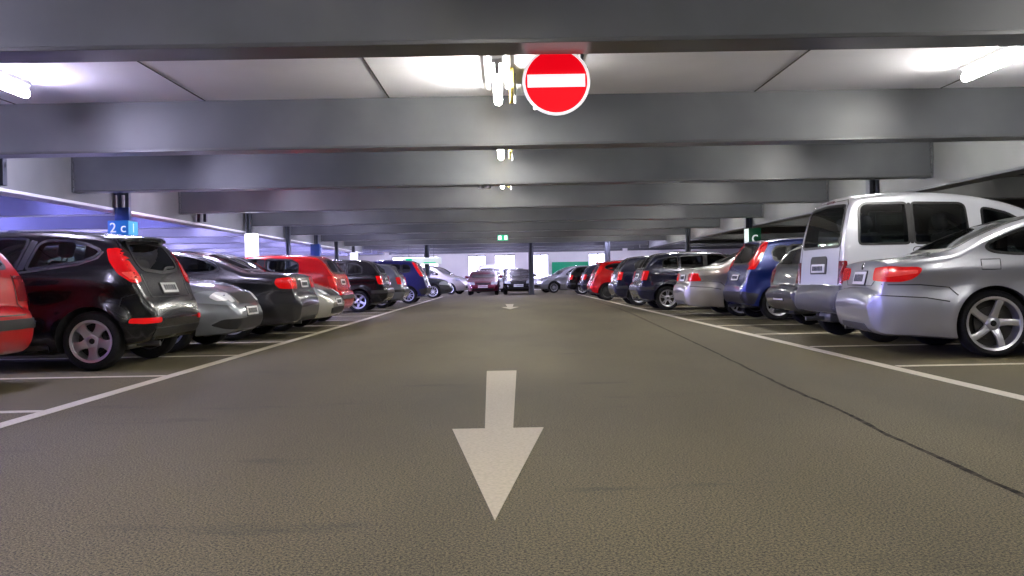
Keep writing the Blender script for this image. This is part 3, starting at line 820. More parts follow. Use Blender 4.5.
# four-door saloon
T_SEDAN = dict(L=4.62, W=0.885, H=1.42, xr=1.02, xf=3.76, r=0.32, rimr=0.225,
    top=[(0, .55), (.012, .63), (.05, .70), (.085, .73), (.11, .86), (.14, .97), (.18, 1.01), (.45, 1.04), (.80, 1.07), (1.15, 1.21), (1.55, 1.355), (1.95, 1.415), (2.4, 1.41), (2.8, 1.34), (3.2, 1.14), (3.5, 1.0), (3.85, .94), (4.2, .86), (4.42, .76), (4.55, .62), (4.60, .55), (4.62, .48)],
    bot=[(0, .48), (.02, .36), (.06, .28), (.15, .24), (.5, .21), (.9, .19), (3.6, .19), (4.2, .2), (4.48, .22), (4.59, .32), (4.62, .42)],
    belt=[(0, .98), (1.2, 1.0), (4.62, .84)], tum=0.38, tum2=0.2, fl=0.016, cla=0.014, scoop=0.016, kr=0.16, Rr=0.6, kf=.28, Rf=.9, rc=.08,
    cab=[(1.0, 1.05), (1.3, 1.22), (1.6, 1.31), (1.95, 1.355), (2.4, 1.35), (2.75, 1.29), (3.2, 1.06), (3.2, .65), (1.5, .5), (1.05, .75)], cabrear=1.5, cabfront=3.0,
    side_win=[[(1.95, 1.03), (1.93, 1.335), (1.70, 1.315), (1.45, 1.25), (1.28, 1.17), (1.22, 1.11), (1.28, 1.06)], [(3.1, 1.0), (3.13, 1.04), (2.75, 1.265), (2.5, 1.335), (2.3, 1.35), (2.02, 1.345), (2.03, 1.03)]],
    pillar=[[(1.96, 1.03), (2.01, 1.03), (2.0, 1.34), (1.94, 1.335)]],
    rear_win=[(0, 1.085), (.54, 1.09), (.60, 1.12), (.49, 1.345), (0, 1.37)], front_win=[(0, 1.02), (.64, 1.03), (.68, 1.07), (.52, 1.335), (0, 1.37)],
    lamps=[('tail_lamp', M_red, [('side', [(.05, .78), (.30, .79), (.36, .86), (.34, .94), (.05, .95)]), ('rear', [(.84, .78), (.55, .78), (.50, .86), (.53, .95), (.84, .95)])],
            [('reverse_lens', M_redlens, [('rear', [(.76, .82), (.60, .82), (.60, .88), (.76, .88)])])]),
           ('head_lamp', M_clearlens, [('front', [(.40, .60), (.66, .585), (.84, .63), (.84, .76), (.62, .77), (.44, .73)]), ('side', [(4.52, .63), (4.36, .625), (4.20, .69), (4.12, .755), (4.26, .775), (4.40, .76), (4.52, .73)])],
            [('lamp_reflector', M_headin, [('front', [(.50, .625), (.62, .62), (.66, .68), (.60, .73), (.50, .71)])]), ('lamp_reflector', M_headin, [('side', [(4.48, .645), (4.36, .65), (4.28, .70), (4.34, .755), (4.48, .735)])])])],
    panels=[('rear_valance', M_black, 'rear', [(-.55, .27), (.55, .27), (.5, .34), (-.5, .34)], False, .006), ('sill_trim', M_trim, 'side', [(1.45, .2), (3.3, .2), (3.3, .235), (1.45, .235)], True, .004)],
    doors=[([(1.50, .55), (1.62, .36), (2.12, .34), (2.1, .7), (2.0, 1.01), (1.2, 1.04), (1.32, .8)], 1.50, .92), ([(2.16, .34), (3.2, .31), (3.28, .6), (3.15, .98), (2.04, 1.01), (2.14, .7)], 2.22, .92)], handle=None,
    seams=[('boot_seam', 'rear', [(-.78, .98), (-.48, .76), (.48, .76), (.78, .98)], .010, M_trim), ('bumper_seam', 'side', [(.06, .745), (.45, .74), (.66, .68)], .010, M_trim),
           ('window_chrome', 'side', [(3.1, .985), (2.0, 1.015), (1.3, 1.045), (1.20, 1.10), (1.28, 1.185), (1.46, 1.27), (1.7, 1.335), (1.95, 1.36)], .020, M_chrome),
           ('bonnet_seam', 'front', [(-.62, .93), (-.44, .745), (.44, .745), (.62, .93)], .012, M_trim)],
    nose=[('grille', M_black, [(0, .585), (.38, .60), (.42, .73), (0, .75)], .010), ('lower_grille', M_black, [(0, .27), (.66, .28), (.76, .34), (.70, .41), (0, .43)], .008)],
    plate_r=(.85, .48, .11), plate_f=.50,
    mirror=(2.95, 1.03), seats=[(2.45, .37), (2.45, -.37), (1.85, .36), (1.85, -.36)], seatz=.30, extra=[])

# upright hatchback / estate of the nineties
T_ESTATE = dict(sth=0.78, L=4.15, W=0.865, H=1.44, xr=0.72, xf=3.24, r=0.305, rimr=0.205,
    top=[(0, .55), (.012, .64), (.05, .70), (.09, .72), (.11, .82), (.15, .98), (.24, 1.12), (.42, 1.33), (.52, 1.385), (.8, 1.42), (1.4, 1.44), (1.9, 1.425), (2.3, 1.35), (2.75, 1.10), (2.95, 1.0), (3.3, .94), (3.75, .82), (4.0, .68), (4.12, .56), (4.15, .50)],
    bot=BOT(4.15), belt=[(0, .98), (2, .95), (4.15, .84)], tum=0.34, tum2=0.15, fl=0.016, cla=0.008, kr=0.10, Rr=0.4, kr2=.06,
    cab=[(.40, 1.0), (.52, 1.25), (.66, 1.33), (1.4, 1.385), (1.9, 1.37), (2.2, 1.31), (2.65, 1.05), (2.65, .65), (1.2, .55), (.5, .8)], cabrear=.9, cabfront=2.4,
    side_win=[[(.62, 1.04), (.98, 1.02), (.98, 1.31), (.78, 1.30), (.62, 1.21)], [(1.04, 1.02), (1.60, 1.01), (1.60, 1.345), (1.04, 1.32)], [(1.68, 1.01), (2.5, .99), (2.54, 1.03), (2.2, 1.25), (2.02, 1.33), (1.68, 1.35)]],
    pillar=[[(1.61, 1.01), (1.67, 1.01), (1.67, 1.345), (1.61, 1.345)]],
    rear_win=[(0, 1.03), (.58, 1.04), (.62, 1.08), (.54, 1.30), (0, 1.325)], front_win=[(0, 1.02), (.62, 1.03), (.66, 1.07), (.54, 1.34), (0, 1.37)],
    lamps=[('tail_lamp', M_red, [('side', [(.06, .74), (.22, .75), (.28, .97), (.12, .97)]), ('rear', [(.83, .74), (.64, .74), (.62, .97), (.83, .97)])], [('reverse_lens', M_clearlens, [('rear', [(.76, .79), (.66, .79), (.66, .84), (.76, .84)])])]),
           ('head_lamp', M_clearlens, [('front', [(.42, .60), (.82, .62), (.82, .76), (.46, .74)]), ('side', [(4.04, .62), (3.84, .64), (3.74, .76), (3.86, .77), (4.04, .74)])], [('lamp_reflector', M_headin, [('front', [(.52, .63), (.68, .64), (.68, .72), (.52, .71)])])])],
    panels=[('bumper_strip', M_black, 'rear', [(-.80, .50), (.80, .50), (.80, .585), (-.80, .585)], False, .014), ('bumper_strip', M_black, 'side', [(.0, .50), (.40, .50), (.40, .58), (.0, .585)], True, .014)],
    doors=[([(1.1, .5), (1.2, .34), (1.64, .34), (1.64, .99), (1.0, 1.01), (1.0, .8)], 1.14, .88), ([(1.68, .34), (2.6, .32), (2.66, .6), (2.58, .96), (1.68, .99)], 1.80, .88)], handle=M_black,
    seams=[('tailgate_seam', 'rear', [(-.62, .98), (-.60, .62), (.60, .62), (.62, .98)], .012, M_trim)],
    nose=[('grille', M_black, [(0, .60), (.38, .61), (.38, .71), (0, .72)], .008), ('lower_grille', M_black, [(0, .29), (.6, .31), (.6, .40), (0, .41)], .008)], plate_r=(.85, .48, .11), plate_f=.50,
    mirror=(2.4, 1.02), seats=[(1.9, .37), (1.9, -.37), (1.05, .36), (1.05, -.36)], seatz=.42, extra=[])

T_HATCH3 = dict(T_ESTATE)
T_HATCH3['side_win'] = [[(.86, 1.03), (1.52, 1.01), (1.52, 1.335), (1.02, 1.32), (.86, 1.24)], T_ESTATE['side_win'][2]]
T_HATCH3['pillar'] = [[(1.54, 1.01), (1.67, 1.01), (1.67, 1.345), (1.54, 1.335)]]
T_HATCH3['doors'] = [([(1.6, .34), (2.6, .32), (2.66, .6), (2.58, .96), (1.6, .99)], 1.72, .88)]
T_COUPE2 = dict(T_COUPE)
T_COUPE2['lamps'] = [('tail_lamp', M_red, [('side', [(.06, .73), (.22, .73), (.27, .79), (.26, .88), (.06, .89)]), ('rear', [(.84, .73), (.55, .73), (.52, .80), (.54, .89), (.84, .89)])], [('reverse_lens', M_redlens, [('rear', [(.72, .76), (.60, .76), (.60, .81), (.72, .81)])])]), T_COUPE['lamps'][1]]
T_COUPE2['extra'] = []

# ------------------------------------------------------------------ the building
M_floor = asphalt()
M_beam = noisy('beam_paint', lin(88, 91, 94), lin(100, 102, 105), 1.3, 0.42, 5, spec=0.45, c3=lin(75, 78, 82), s3=0.5)
M_flange = noisy('beam_flange', lin(74, 76, 78), lin(86, 87, 89), 2.0, 0.30, 4, spec=0.5)
M_ceil = noisy('slab_concrete', lin(234, 233, 236), lin(242, 241, 244), 0.9, 0.8, 6, c3=lin(226, 225, 229), s3=0.35)
M_girder = noisy('girder_concrete', lin(112, 114, 112), lin(122, 123, 122), 1.1, 0.7, 5, c3=lin(100, 102, 102), s3=0.4)
M_column = noisy('column_paint', lin(58, 62, 70), lin(72, 76, 84), 3.0, 0.45, 4)
M_joint = mat('slab_joint', lin(70, 68, 66), 0.9)
M_wall = noisy('wall_paint', lin(228, 226, 234), lin(238, 236, 242), 0.8, 0.8, 5)
M_line = noisy('road_paint', lin(168, 160, 140), lin(186, 178, 158), 60, 0.6, 3)
M_arrow = noisy('arrow_paint', lin(140, 131, 108), lin(156, 146, 122), 60, 0.65, 3)
M_seam = noisy('tar', lin(26, 24, 20), lin(64, 59, 50), 12, 0.9, 4, spec=0.05)
M_tube = mat('tube_glow', (1, 1, 1, 1), 0.4, emit=(1.0, 0.97, 0.92), estr=150)
M_tubeblue = mat('tube_glow_cool', (1, 1, 1, 1), 0.4, emit=(0.26, 0.25, 1.0), estr=700)  # violet glow gives the left bay its daylight tint
M_tubefar = mat('tube_glow_far', (1, 1, 1, 1), 0.4, emit=(0.70, 0.66, 1.0), estr=260)
M_tubewhite = mat('tube_glow_violet', (1, 1, 1, 1), 0.4, emit=(0.44, 0.40, 1.0), estr=1300)  # stronger violet glow, added to whiten the far beams of the left bay
M_tubewall = mat('tube_glow_wall', (1, 1, 1, 1), 0.4, emit=(0.80, 0.76, 1.0), estr=80)
M_tubeleft = mat('tube_glow_left', (1, 1, 1, 1), 0.4, emit=(0.72, 0.68, 1.0), estr=165)
M_tubedim = mat('tube_glow_dim', (1, 1, 1, 1), 0.4, emit=(1.0, 0.97, 0.90), estr=70)
M_house = mat('lamp_housing', lin(205, 205, 205), 0.45)
M_signred = mat('sign_red', lin(232, 0, 24), 0.7, emit=lin(255, 0, 24), estr=0.75)  # glow stands in for light thrown back by the sign face
M_signwhite = mat('sign_white', lin(240, 240, 245), 0.35, emit=(1, .97, 1), estr=0.75)  # rim and bar glow likewise, in place of returned light
M_signblue = mat('sign_blue', lin(20, 92, 150), 0.4, emit=lin(20, 92, 150), estr=0.5)
M_signblue2 = mat('sign_blue_dark', lin(24, 54, 110), 0.4)
M_signpale = mat('sign_pale_blue', lin(70, 165, 200), 0.4, emit=lin(70, 165, 200), estr=0.35)
M_lett = mat('sign_letter', lin(225, 240, 250), 0.4, emit=(1, 1, 1), estr=0.35)
M_signgreen = mat('sign_green', lin(20, 90, 60), 0.4)
M_signlit = mat('sign_lit_white', lin(225, 240, 235), 0.4, emit=(.9, 1, .95), estr=0.45)
M_exit = mat('exit_green', lin(20, 160, 110), 0.4, emit=lin(40, 190, 140), estr=1.0)
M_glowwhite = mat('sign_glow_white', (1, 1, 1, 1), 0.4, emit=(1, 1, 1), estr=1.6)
M_yellow = mat('cable_tag', lin(210, 190, 90), 0.5)
M_pipe = mat('conduit', lin(150, 150, 150), 0.4, 0.4)

def quad_obj(name, x0, x1, y0, y1, z0, z1, m, parent=None, bev=0.0):
    bm = bmesh.new(); box(bm, x0, x1, y0, y1, z0, z1, bev)
    return fin(bm, name, m, parent, 30)

YEND = 66.0
floor = struct(quad_obj('floor', -24, 24, -6, YEND, -0.3, 0.0, M_floor))
ceil = struct(quad_obj('ceiling', -24, 24, -6, YEND, 3.12, 3.46, M_ceil))
# slab joints
k = 0
for x in (-19.7, -17.4, -15.1, -12.8, -10.5, -6.0, -3.67, -1.41, 0.82, 3.10, 5.4, 10, 12.3, 14.6, 16.9, 19.2):
    k += 1
    struct(quad_obj('trim_%d' % k, x-0.008, x+0.008, -6, YEND-0.4, 3.114, 3.124, M_joint))
XL, XR = -7.5, 7.45
BEAMS = [-3.6, 1.4, 6.40, 11.35, 16.0, 21.2, 26.6, 32.0, 37.4, 42.8, 48.2, 53.6, 59.0]
def beam(x0, x1, y, plates=True):
    bm = bmesh.new(); box(bm, x0, x1, y+0.02, y+0.33, 2.53, 3.121)
    o = struct(fin(bm, 'ceiling_beam', M_beam, None, 30))
    bm = bmesh.new(); box(bm, x0, x1, y, y+0.35, 2.50, 2.532, 0.004, 1)
    fin(bm, 'bottom_flange', M_flange, o, 30)
    if plates:
        for xe, sg in ((x0, 1), (x1, -1)):
            bm = bmesh.new(); box(bm, min(xe, xe+sg*0.03), max(xe, xe+sg*0.03), y-0.035, y+0.385, 2.49, 3.121, 0.004, 1)
            for z in (2.58, 2.72, 2.86, 3.0, 3.1):
                cyl(bm, (xe+sg*0.03, y-0.018, z), (xe+sg*0.055, y-0.018, z), 0.014, 8)
            fin(bm, 'end_plate', M_flange, o, 30)
for y in BEAMS:
    beam(XL, XR, y)
    if y > 0:
        beam(-23.6, XL-0.36, y, False); beam(XR+0.36, 23.6, y, False)
for x0, x1, fx in ((XL-0.34, XL-0.002, XL), (XR+0.002, XR+0.34, XR)):
    o = struct(quad_obj('edge_girder', x0, x1, -5.5, 48, 2.35, 3.121, M_girder))
    bm = bmesh.new(); box(bm, x0-0.01, x1+0.01, -5.5, 48, 2.30, 2.35, 0.004, 1); fin(bm, 'bottom_flange', M_ceil if x0 < 0 else M_flange, o, 30)  # left flange takes the pale slab colour for the bright light on it
def column(x, y, w=0.22, d=0.22, t=0.035, h=3.12):
    bm = bmesh.new()
    box(bm, x-w/2, x-w/2+t, y-d/2, y+d/2, 0, h, 0.003, 1); box(bm, x+w/2-t, x+w/2, y-d/2, y+d/2, 0, h, 0.003, 1)
    box(bm, x-w/2+t, x+w/2-t, y-0.012, y+0.012, 0, h)
    o = struct(fin(bm, 'column', M_column, None, 30))
    bm = bmesh.new(); box(bm, x-w/2-0.04, x+w/2+0.04, y-d/2-0.04, y+d/2+0.04, 0.0, 0.025, 0.004, 1); fin(bm, 'base_plate', M_column, o, 30)
    return o
for y in (4.0, 8.8, 26.3, 31.0, 35.6, 39.8, 44.2): column(XL+0.17, y, 0.15, 0.15, 0.05)
for y in (-0.5, 8.8, 18.4, 27.9, 37.2): column(XR-0.10, y, 0.19, 0.2, 0.07)
for y, z0 in ((13.35, 2.34), (17.75, 2.05), (22.3, 2.36)):
    bm = bmesh.new()
    for q in (-0.075, 0.075): box(bm, XL+0.17+q-0.035, XL+0.17+q+0.035, y-0.06, y+0.06, z0, 3.12, 0.004, 1)
    box(bm, XL+0.0, XL+0.28, y-0.03, y+0.03, 2.6, 2.66); box(bm, XL+0.0, XL+0.28, y-0.03, y+0.03, 2.95, 3.01)
    struct(fin(bm, 'girder_hanger', M_column, None, 30))
for x in (-4.05, 1.25, 5.15):
    column(x, 46.9, 0.26, 0.26, 0.05)
for y in (9.0, 19.2, 29.2, 40.0):
    column(-15.6, y); column(15.6, y)
# outer walls
def wall(name, x0, x1, y0, y1, z0, z1, m=M_wall): return struct(quad_obj(name, x0, x1, y0, y1, z0, z1, m))
wall('wall_back', -24, 24, -6.2, -6.0, 0, 3.16, M_girder)
wall('wall_right', 23.8, 24, -6, YEND, 0, 3.16, M_girder)
wall('wall_left', -24, -23.8, -6, YEND, 0, 1.0)
# far facade: a parapet, piers and a lintel leave bright window openings
wall('wall_far', -24, 24, YEND, YEND+0.25, 0, 0.75)
struct(quad_obj('trim_40', -24, 24, YEND, YEND+0.25, 2.55, 3.16, M_wall))
PIERS = [(-23.8, -8.2), (-4.9, -2.75), (-1.5, -0.85), (0.62, 1.9), (3.0, 5.9), (7.2, 12), (14, 24)]
for i, (a, b) in enumerate(PIERS):
    struct(quad_obj('trim_%d' % (50+i), a, b, YEND, YEND+0.25, 0.75, 2.55, M_wall))
# window mullions in the openings
for i, (a, b) in enumerate(zip(PIERS, PIERS[1:])):
    x0, x1 = a[1], b[0]
    bm = bmesh.new()
    for q in (0, 0.5, 1):
        x = x0+(x1-x0)*q; box(bm, x-0.03, x+0.03, YEND+0.05, YEND+0.12, 0.75, 2.55)
    for z in (0.78, 2.52): box(bm, x0, x1, YEND+0.05, YEND+0.12, z-0.03, z+0.03)
    struct(fin(bm, 'window_%d' % (i+1), M_column, None, 30))

# ------------------------------------------------------------------ floor markings
def flat(name, pts, z, m, parent=None):
    bm = bmesh.new(); vs = [bm.verts.new((x, y, z)) for x, y in pts]
    f = bm.faces.new(vs); f.normal_update()
    if f.normal.z < 0: f.normal_flip()
    r = bmesh.ops.extrude_face_region(bm, geom=[f])
    for v in [g for g in r['geom'] if isinstance(g, bmesh.types.BMVert)]: v.co.z += 0.003
    bmesh.ops.recalc_face_normals(bm, faces=bm.faces[:])
    return fin(bm, name, m, parent, 0)
tag(flat('lane_arrow', [(-0.059, 3.29), (0.197, 5.32), (0.021, 5.32), (0.075, 8.62), (-0.204, 8.62), (-0.143, 5.32), (-0.331, 5.32)], 0.0, M_arrow),
    'pale direction arrow painted on the asphalt lane, pointing towards the viewer', 'arrow')
tag(flat('lane_arrow', [(0.08, 25.6), (0.34, 27.6), (0.16, 27.6), (0.21, 30.6), (-0.06, 30.6), (0, 27.6), (-0.18, 27.6)], 0.0, M_arrow),
    'small faint direction arrow far down the middle of the lane', 'arrow')
tag(flat('edge_line', [(-3.26, 1.5), (-3.14, 1.5), (-3.16, 46), (-3.28, 46)], 0.0, M_line), 'long white line along the left edge of the lane', 'painted line')
tag(flat('edge_line', [(3.38, 1.5), (3.50, 1.5), (3.61, 46), (3.49, 46)], 0.0, M_line), 'long white line along the right edge of the lane', 'painted line')
bl = ['in front of the black hatchback, nearest the viewer', 'beside the near wheel of the black hatchback', 'between black hatchback and dark grey saloon facing out', 'between the grey saloon facing out and dark saloon',
      'between dark saloon and pale silver car facing out', 'between pale silver car and red hatchback']
for i in range(16):
    y = 6.42+2.33*i
    o = flat('bay_line', [(-8.2, y-0.05), (-3.27, y-0.05), (-3.27, y+0.05), (-8.2, y+0.05)], 0.0, M_line)
    tag(o, 'white bay line on the left floor ' + bl[i] if i < len(bl) else 'thin white bay line on the left floor beyond the red hatchback', 'painted line', 'bay lines of the left parking row')
br = ['in front of the silver coupe', 'between silver coupe and tall silver van', 'under the far side of the tall silver van', 'between dark grey hatchback and blue people carrier', 'between blue people carrier and further silver coupe', 'between further silver coupe and navy hatchback']
for i in range(16):
    y = 8.38+2.38*i
    o = flat('bay_line', [(3.55, y-0.05), (8.2, y-0.05), (8.2, y+0.05), (3.55, y+0.05)], 0.0, M_line)
    tag(o, 'white bay line on the right floor ' + br[i] if i < len(br) else 'thin white bay line on the right floor beyond the navy hatchback', 'painted line', 'bay lines of the right parking row')
# tar joint wandering down the lane
pts = [(1.90, 1.6), (1.965, 3.55), (2.0, 4.73), (2.07, 5.6), (2.10, 6.65), (2.22, 8.8), (2.365, 11.35), (2.6, 16), (2.96, 24.2), (3.1, 34)]
fx = pchip([(y, x) for x, y in pts]); rs = random.Random(3)
left, right = [], []
y = 1.6
while y < 33:
    w = 0.009+0.010*rs.random(); j = 0.012*(rs.random()-0.5)
    left.append((fx(y)-w+j, y)); right.append((fx(y)+w+j, y)); y += 0.18
bm = bmesh.new()
va = [bm.verts.new((x, y, 0.002)) for x, y in left]; vb = [bm.verts.new((x, y, 0.002)) for x, y in right]
for i in range(len(va)-1): bm.faces.new((va[i], vb[i], vb[i+1], va[i+1]))
fin(bm, 'tar_joint', M_seam, floor, 0)

# ------------------------------------------------------------------ lamps
def lamp_mesh(L=1.5, drop=0.14):
    bm = bmesh.new(); box(bm, -0.05, 0.05, -L/2, L/2, -0.05, 0.0, 0.008)
    for s in (-1, 1): box(bm, -0.022, 0.022, s*L/2-0.02, s*L/2+0.02, -drop-0.02, -0.03, 0.005)
    me = bpy.data.meshes.new('lamp_housing'); bm.to_mesh(me); bm.free(); me.materials.append(M_house)
    bm = bmesh.new(); cyl(bm, (0, -L/2+0.02, -drop), (0, L/2-0.02, -drop), 0.048, 14)
    tb = bpy.data.meshes.new('tube'); bm.to_mesh(tb); bm.free()
    for p in tb.polygons: p.use_smooth = True
    return me, tb
LH, LT = lamp_mesh()
TUBES = {}
for m in (M_tube, M_tubeblue, M_tubedim, M_tubefar, M_tubewhite, M_tubewall, M_tubeleft):
    t = LT.copy(); t.materials.append(m); TUBES[m.name] = t
def lamp(x, y, z, m, label, group):
    t = thing('fluorescent_lamp', label, 'lamp', (x, y, z), 0, group)
    link('lamp_housing', LH, t); link('tube', TUBES[m.name], t)
    return t
mids = [(a+0.35+b)/2 for a, b in zip(BEAMS, BEAMS[1:])]
for i, y in enumerate(mids):
    far = y > 44
    m = M_tubefar if far else M_tube
    for x, nm in ((-5.55, 'left'), (5.35, 'right')):
        yy = 9.4 if i == 2 else y
        if i == 2: x = -5.23 if x < 0 else 5.09
        lab = ('bright fluorescent tube under the ceiling above the %s parking row, between the two nearest beams' % nm) if i == 2 else 'fluorescent tube on the ceiling above the %s parking row, mostly behind a beam' % nm
        lamp(x, yy, 3.125, M_tubeleft if x < 0 and not far else m, lab, 'tube lamps above the %s row' % nm)
    if True:
        zc = 3.04
        lab = ['unseen fluorescent tube added over the lane behind the viewer', 'unseen fluorescent tube added over the lane above the viewer', 'fluorescent tube over the lane beside the no-entry sign', 'small lit lamp end below the second beam over the lane', 'tiny lit lamp below the third beam over the lane'][i] if i < 5 else 'fluorescent tube over the lane hidden behind the far beams'  # first two are unseen, added to light the nearest beam
        t = lamp(-0.06, {2: 9.85}.get(i, y+0.9 if 2 < i < 5 else y-0.6*(i == 1)), zc, m, lab, 'tube lamps over the lane')
        # twin conduit rails that carry the lane lamps
        bm = bmesh.new()
        for q in (-0.11, 0.11): box(bm, q-0.022, q+0.022, -1.1, 0.75, 0.0, 0.05, 0.006)
        for yq in (-0.7, 0.5): box(bm, -0.14, 0.14, yq-0.02, yq+0.02, 0.04, 0.10)
        fin(bm, 'mounting_rail', M_house, t, 30)
        bm = bmesh.new(); box(bm, 0.13, 0.17, -0.1, 0.78, -0.16, 0.06, 0.006); fin(bm, 'cable_box', M_yellow, t, 30)
        bm = bmesh.new(); cyl(bm, (0.19, 0.3, -0.25), (0.19, 0.3, 0.1), 0.012, 8); fin(bm, 'cable', M_pipe, t, 30)
    for x in (-11.2, -16, -21):
        lamp(x, y, 3.125, M_tubewhite if y > 28 else M_tubeblue, 'unseen violet tube lamp added to light the next bay beyond the left columns', 'added tube lamps of the left neighbouring bay')  # unseen tubes added for the violet light of the left bay
    if i % 2 == 0:
        for x in (11.5, 18):
            lamp(x, y, 3.125, M_tubedim, 'dim tube lamp in the next bay beyond the right columns', 'tube lamps of the right neighbouring bay')

for x in (-7.5, -3.4, 0.7, 4.8, 9.0):  # extra lamps added to brighten the far facade
    lamp(x, 64.0, 3.125, M_tubewall, 'tube lamp added to brighten the far wall', 'added tube lamps along the far wall')

# ------------------------------------------------------------------ signs
def text_mesh(s, size):
    cu = bpy.data.curves.new('t', 'FONT'); cu.body = s; cu.size = size; cu.extrude = 0.003; cu.align_x = 'CENTER'; cu.align_y = 'CENTER'
    o = bpy.data.objects.new('t', cu); C.objects.link(o)
    dg = bpy.context.evaluated_depsgraph_get(); dg.update()
    me = bpy.data.meshes.new_from_object(o.evaluated_get(dg), depsgraph=dg)
    bpy.data.objects.remove(o); return me
# no entry
SX, SY, SZ, SR = 0.400, 6.95, 2.346, 0.252
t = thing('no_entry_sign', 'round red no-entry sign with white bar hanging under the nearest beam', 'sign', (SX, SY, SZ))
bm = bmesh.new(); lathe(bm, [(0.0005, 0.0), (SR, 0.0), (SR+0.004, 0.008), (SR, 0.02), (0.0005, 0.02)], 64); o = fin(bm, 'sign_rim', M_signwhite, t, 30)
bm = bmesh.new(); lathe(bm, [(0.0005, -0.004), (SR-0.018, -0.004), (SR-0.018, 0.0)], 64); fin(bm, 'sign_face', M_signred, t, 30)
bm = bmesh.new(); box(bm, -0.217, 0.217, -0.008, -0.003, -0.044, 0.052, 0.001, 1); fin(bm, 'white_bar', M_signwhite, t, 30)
bm = bmesh.new()
for q in (-0.12, 0.2): cyl(bm, (q, 0.03, 0.1), (q, 0.03, 0.85), 0.012, 10)
box(bm, -0.16, 0.24, 0.02, 0.04, 0.08, 0.11)
fin(bm, 'hanger', M_column, t, 30)
bm = bmesh.new(); bmesh.ops.create_uvsphere(bm, u_segments=12, v_segments=8, radius=0.014); fin(bm, 'white_speck', M_glowwhite, t, 0, loc=(-0.165, -0.005, -0.20))  # bright white speck on the sign, put in as a glowing ball

def bay_sign(x, y, z, w, d, h, face, side, txt, txt2, label, sgn, top=None):
    t = thing('bay_sign', label, 'sign', (x, y, z))
    bm = bmesh.new(); box(bm, -w/2, w/2, -d/2, d/2, 0, h, 0.006)
    fin(bm, 'sign_box', face, t, 30)
    bm = bmesh.new(); xs = sgn*(w/2); box(bm, min(xs, xs+sgn*0.006), max(xs, xs+sgn*0.006), -d/2+0.01, d/2-0.01, 0.01, h-0.01); fin(bm, 'side_face', side, t, 30)
    if txt:
        o = link('lettering', text_mesh(txt, h*0.95), t, M_lett); o.rotation_euler = (PI/2, 0, 0); o.location = (0, -d/2-0.003, h*0.48)
    if txt2:
        o = link('lettering', text_mesh(txt2, h*0.9), t, M_lett); o.rotation_euler = (PI/2, 0, sgn*PI/2); o.location = (sgn*(w/2+0.008), 0, h*0.48)
    if top:
        bm = bmesh.new(); box(bm, -w/2+0.05, w/2-0.06, -0.03, 0.03, h, h+top, 0.004); fin(bm, 'top_panel', M_signblue2, t, 30)
    return t
bay_sign(-7.20, 17.35, 1.80, .38, .44, .27, M_signblue, M_signpale, '2 c', '1', 'blue bay sign with white lettering on a column above the black hatchback', 1, .26)
bay_sign(XR-.10, 27.4, 1.69, .36, .5, .52, M_signgreen, M_signlit, 'c', '', 'dark green bay sign with a lit side above the blue people carrier', -1)
bay_sign(-7.16, 25.95, 1.45, .30, .3, .80, M_glowwhite, M_glowwhite, '', '', 'white sign panel with added glow on a column above the red hatchback', 1)  # glow stands in for an overexposed sign box
bay_sign(-7.25, 43.8, 1.60, .30, .3, .60, M_glowwhite, M_glowwhite, '', '', 'small white sign panel with added glow on the far left column', 1)  # overexposure put in as glow here too
bay_sign(-7.28, 35.2, 1.80, .34, .3, .5, M_signblue2, M_signblue2, '', '', 'small dark blue sign panel on a column beyond the red hatchback', 1)
# exit sign over the lane
t = thing('exit_sign', 'small lit green and white exit sign hanging over the far lane', 'sign', (-0.12, 33.0, 2.22))
bm = bmesh.new(); box(bm, -.19, .19, -.03, .03, 0, .20, .008); fin(bm, 'sign_box', M_exit, t, 30)
bm = bmesh.new(); box(bm, -.16, -.05, -.036, -.03, .03, .17); box(bm, .06, .16, -.036, -.03, .03, .17); fin(bm, 'white_symbol', M_glowwhite, t, 30)
bm = bmesh.new()
for q in (-.15, .15): cyl(bm, (q, 0, .19), (q, 0, .93), .008, 8)
fin(bm, 'hanger', M_column, t, 30)
t = thing('exit_sign', 'pale green and white lit sign on the far left above the dark blue people carrier', 'sign', (-4.1, 44.4, 1.62))
bm = bmesh.new(); box(bm, -.9, .95, -.05, .05, 0, .30, .01); fin(bm, 'sign_box', M_signlit, t, 30)
bm = bmesh.new(); box(bm, -.75, -.45, -.06, -.05, .02, .28); box(bm, .1, .7, -.06, -.05, .05, .1); fin(bm, 'green_symbol', M_exit, t, 30)
bm = bmesh.new()
for q in (-.6, .6): cyl(bm, (q, 0, .29), (q, 0, 1.53), .012, 8)
fin(bm, 'hanger', M_column, t, 30)
# smoke detectors beside the third lamp
for x in (-0.42, -0.30):
    bm = bmesh.new(); lathe(bm, [(0.0005, -0.06), (0.05, -0.05), (0.06, 0.0), (0.0005, 0.0)], 20, 'z')
    o = fin(bm, 'smoke_detector', M_house, None, 40, loc=(x, 16.17, 2.502)); tag(o, 'small round detector hanging left of the tiny lane lamp', 'detector', 'pair of detectors over the lane')
# green board on the far facade
t = thing('wall_board', 'large green board with white light painted as a patch at the far end of the hall', 'board', (4.6, YEND-0.08, 0.75))
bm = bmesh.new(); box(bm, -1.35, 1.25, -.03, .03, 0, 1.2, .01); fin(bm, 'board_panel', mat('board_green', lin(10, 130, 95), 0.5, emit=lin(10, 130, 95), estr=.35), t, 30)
bm = bmesh.new(); box(bm, -.45, .55, -.04, -.03, 0.02, .55, .003, 1); fin(bm, 'light_patch', M_glowwhite, t, 30)  # glowing sheet stands in for white light on the green surface

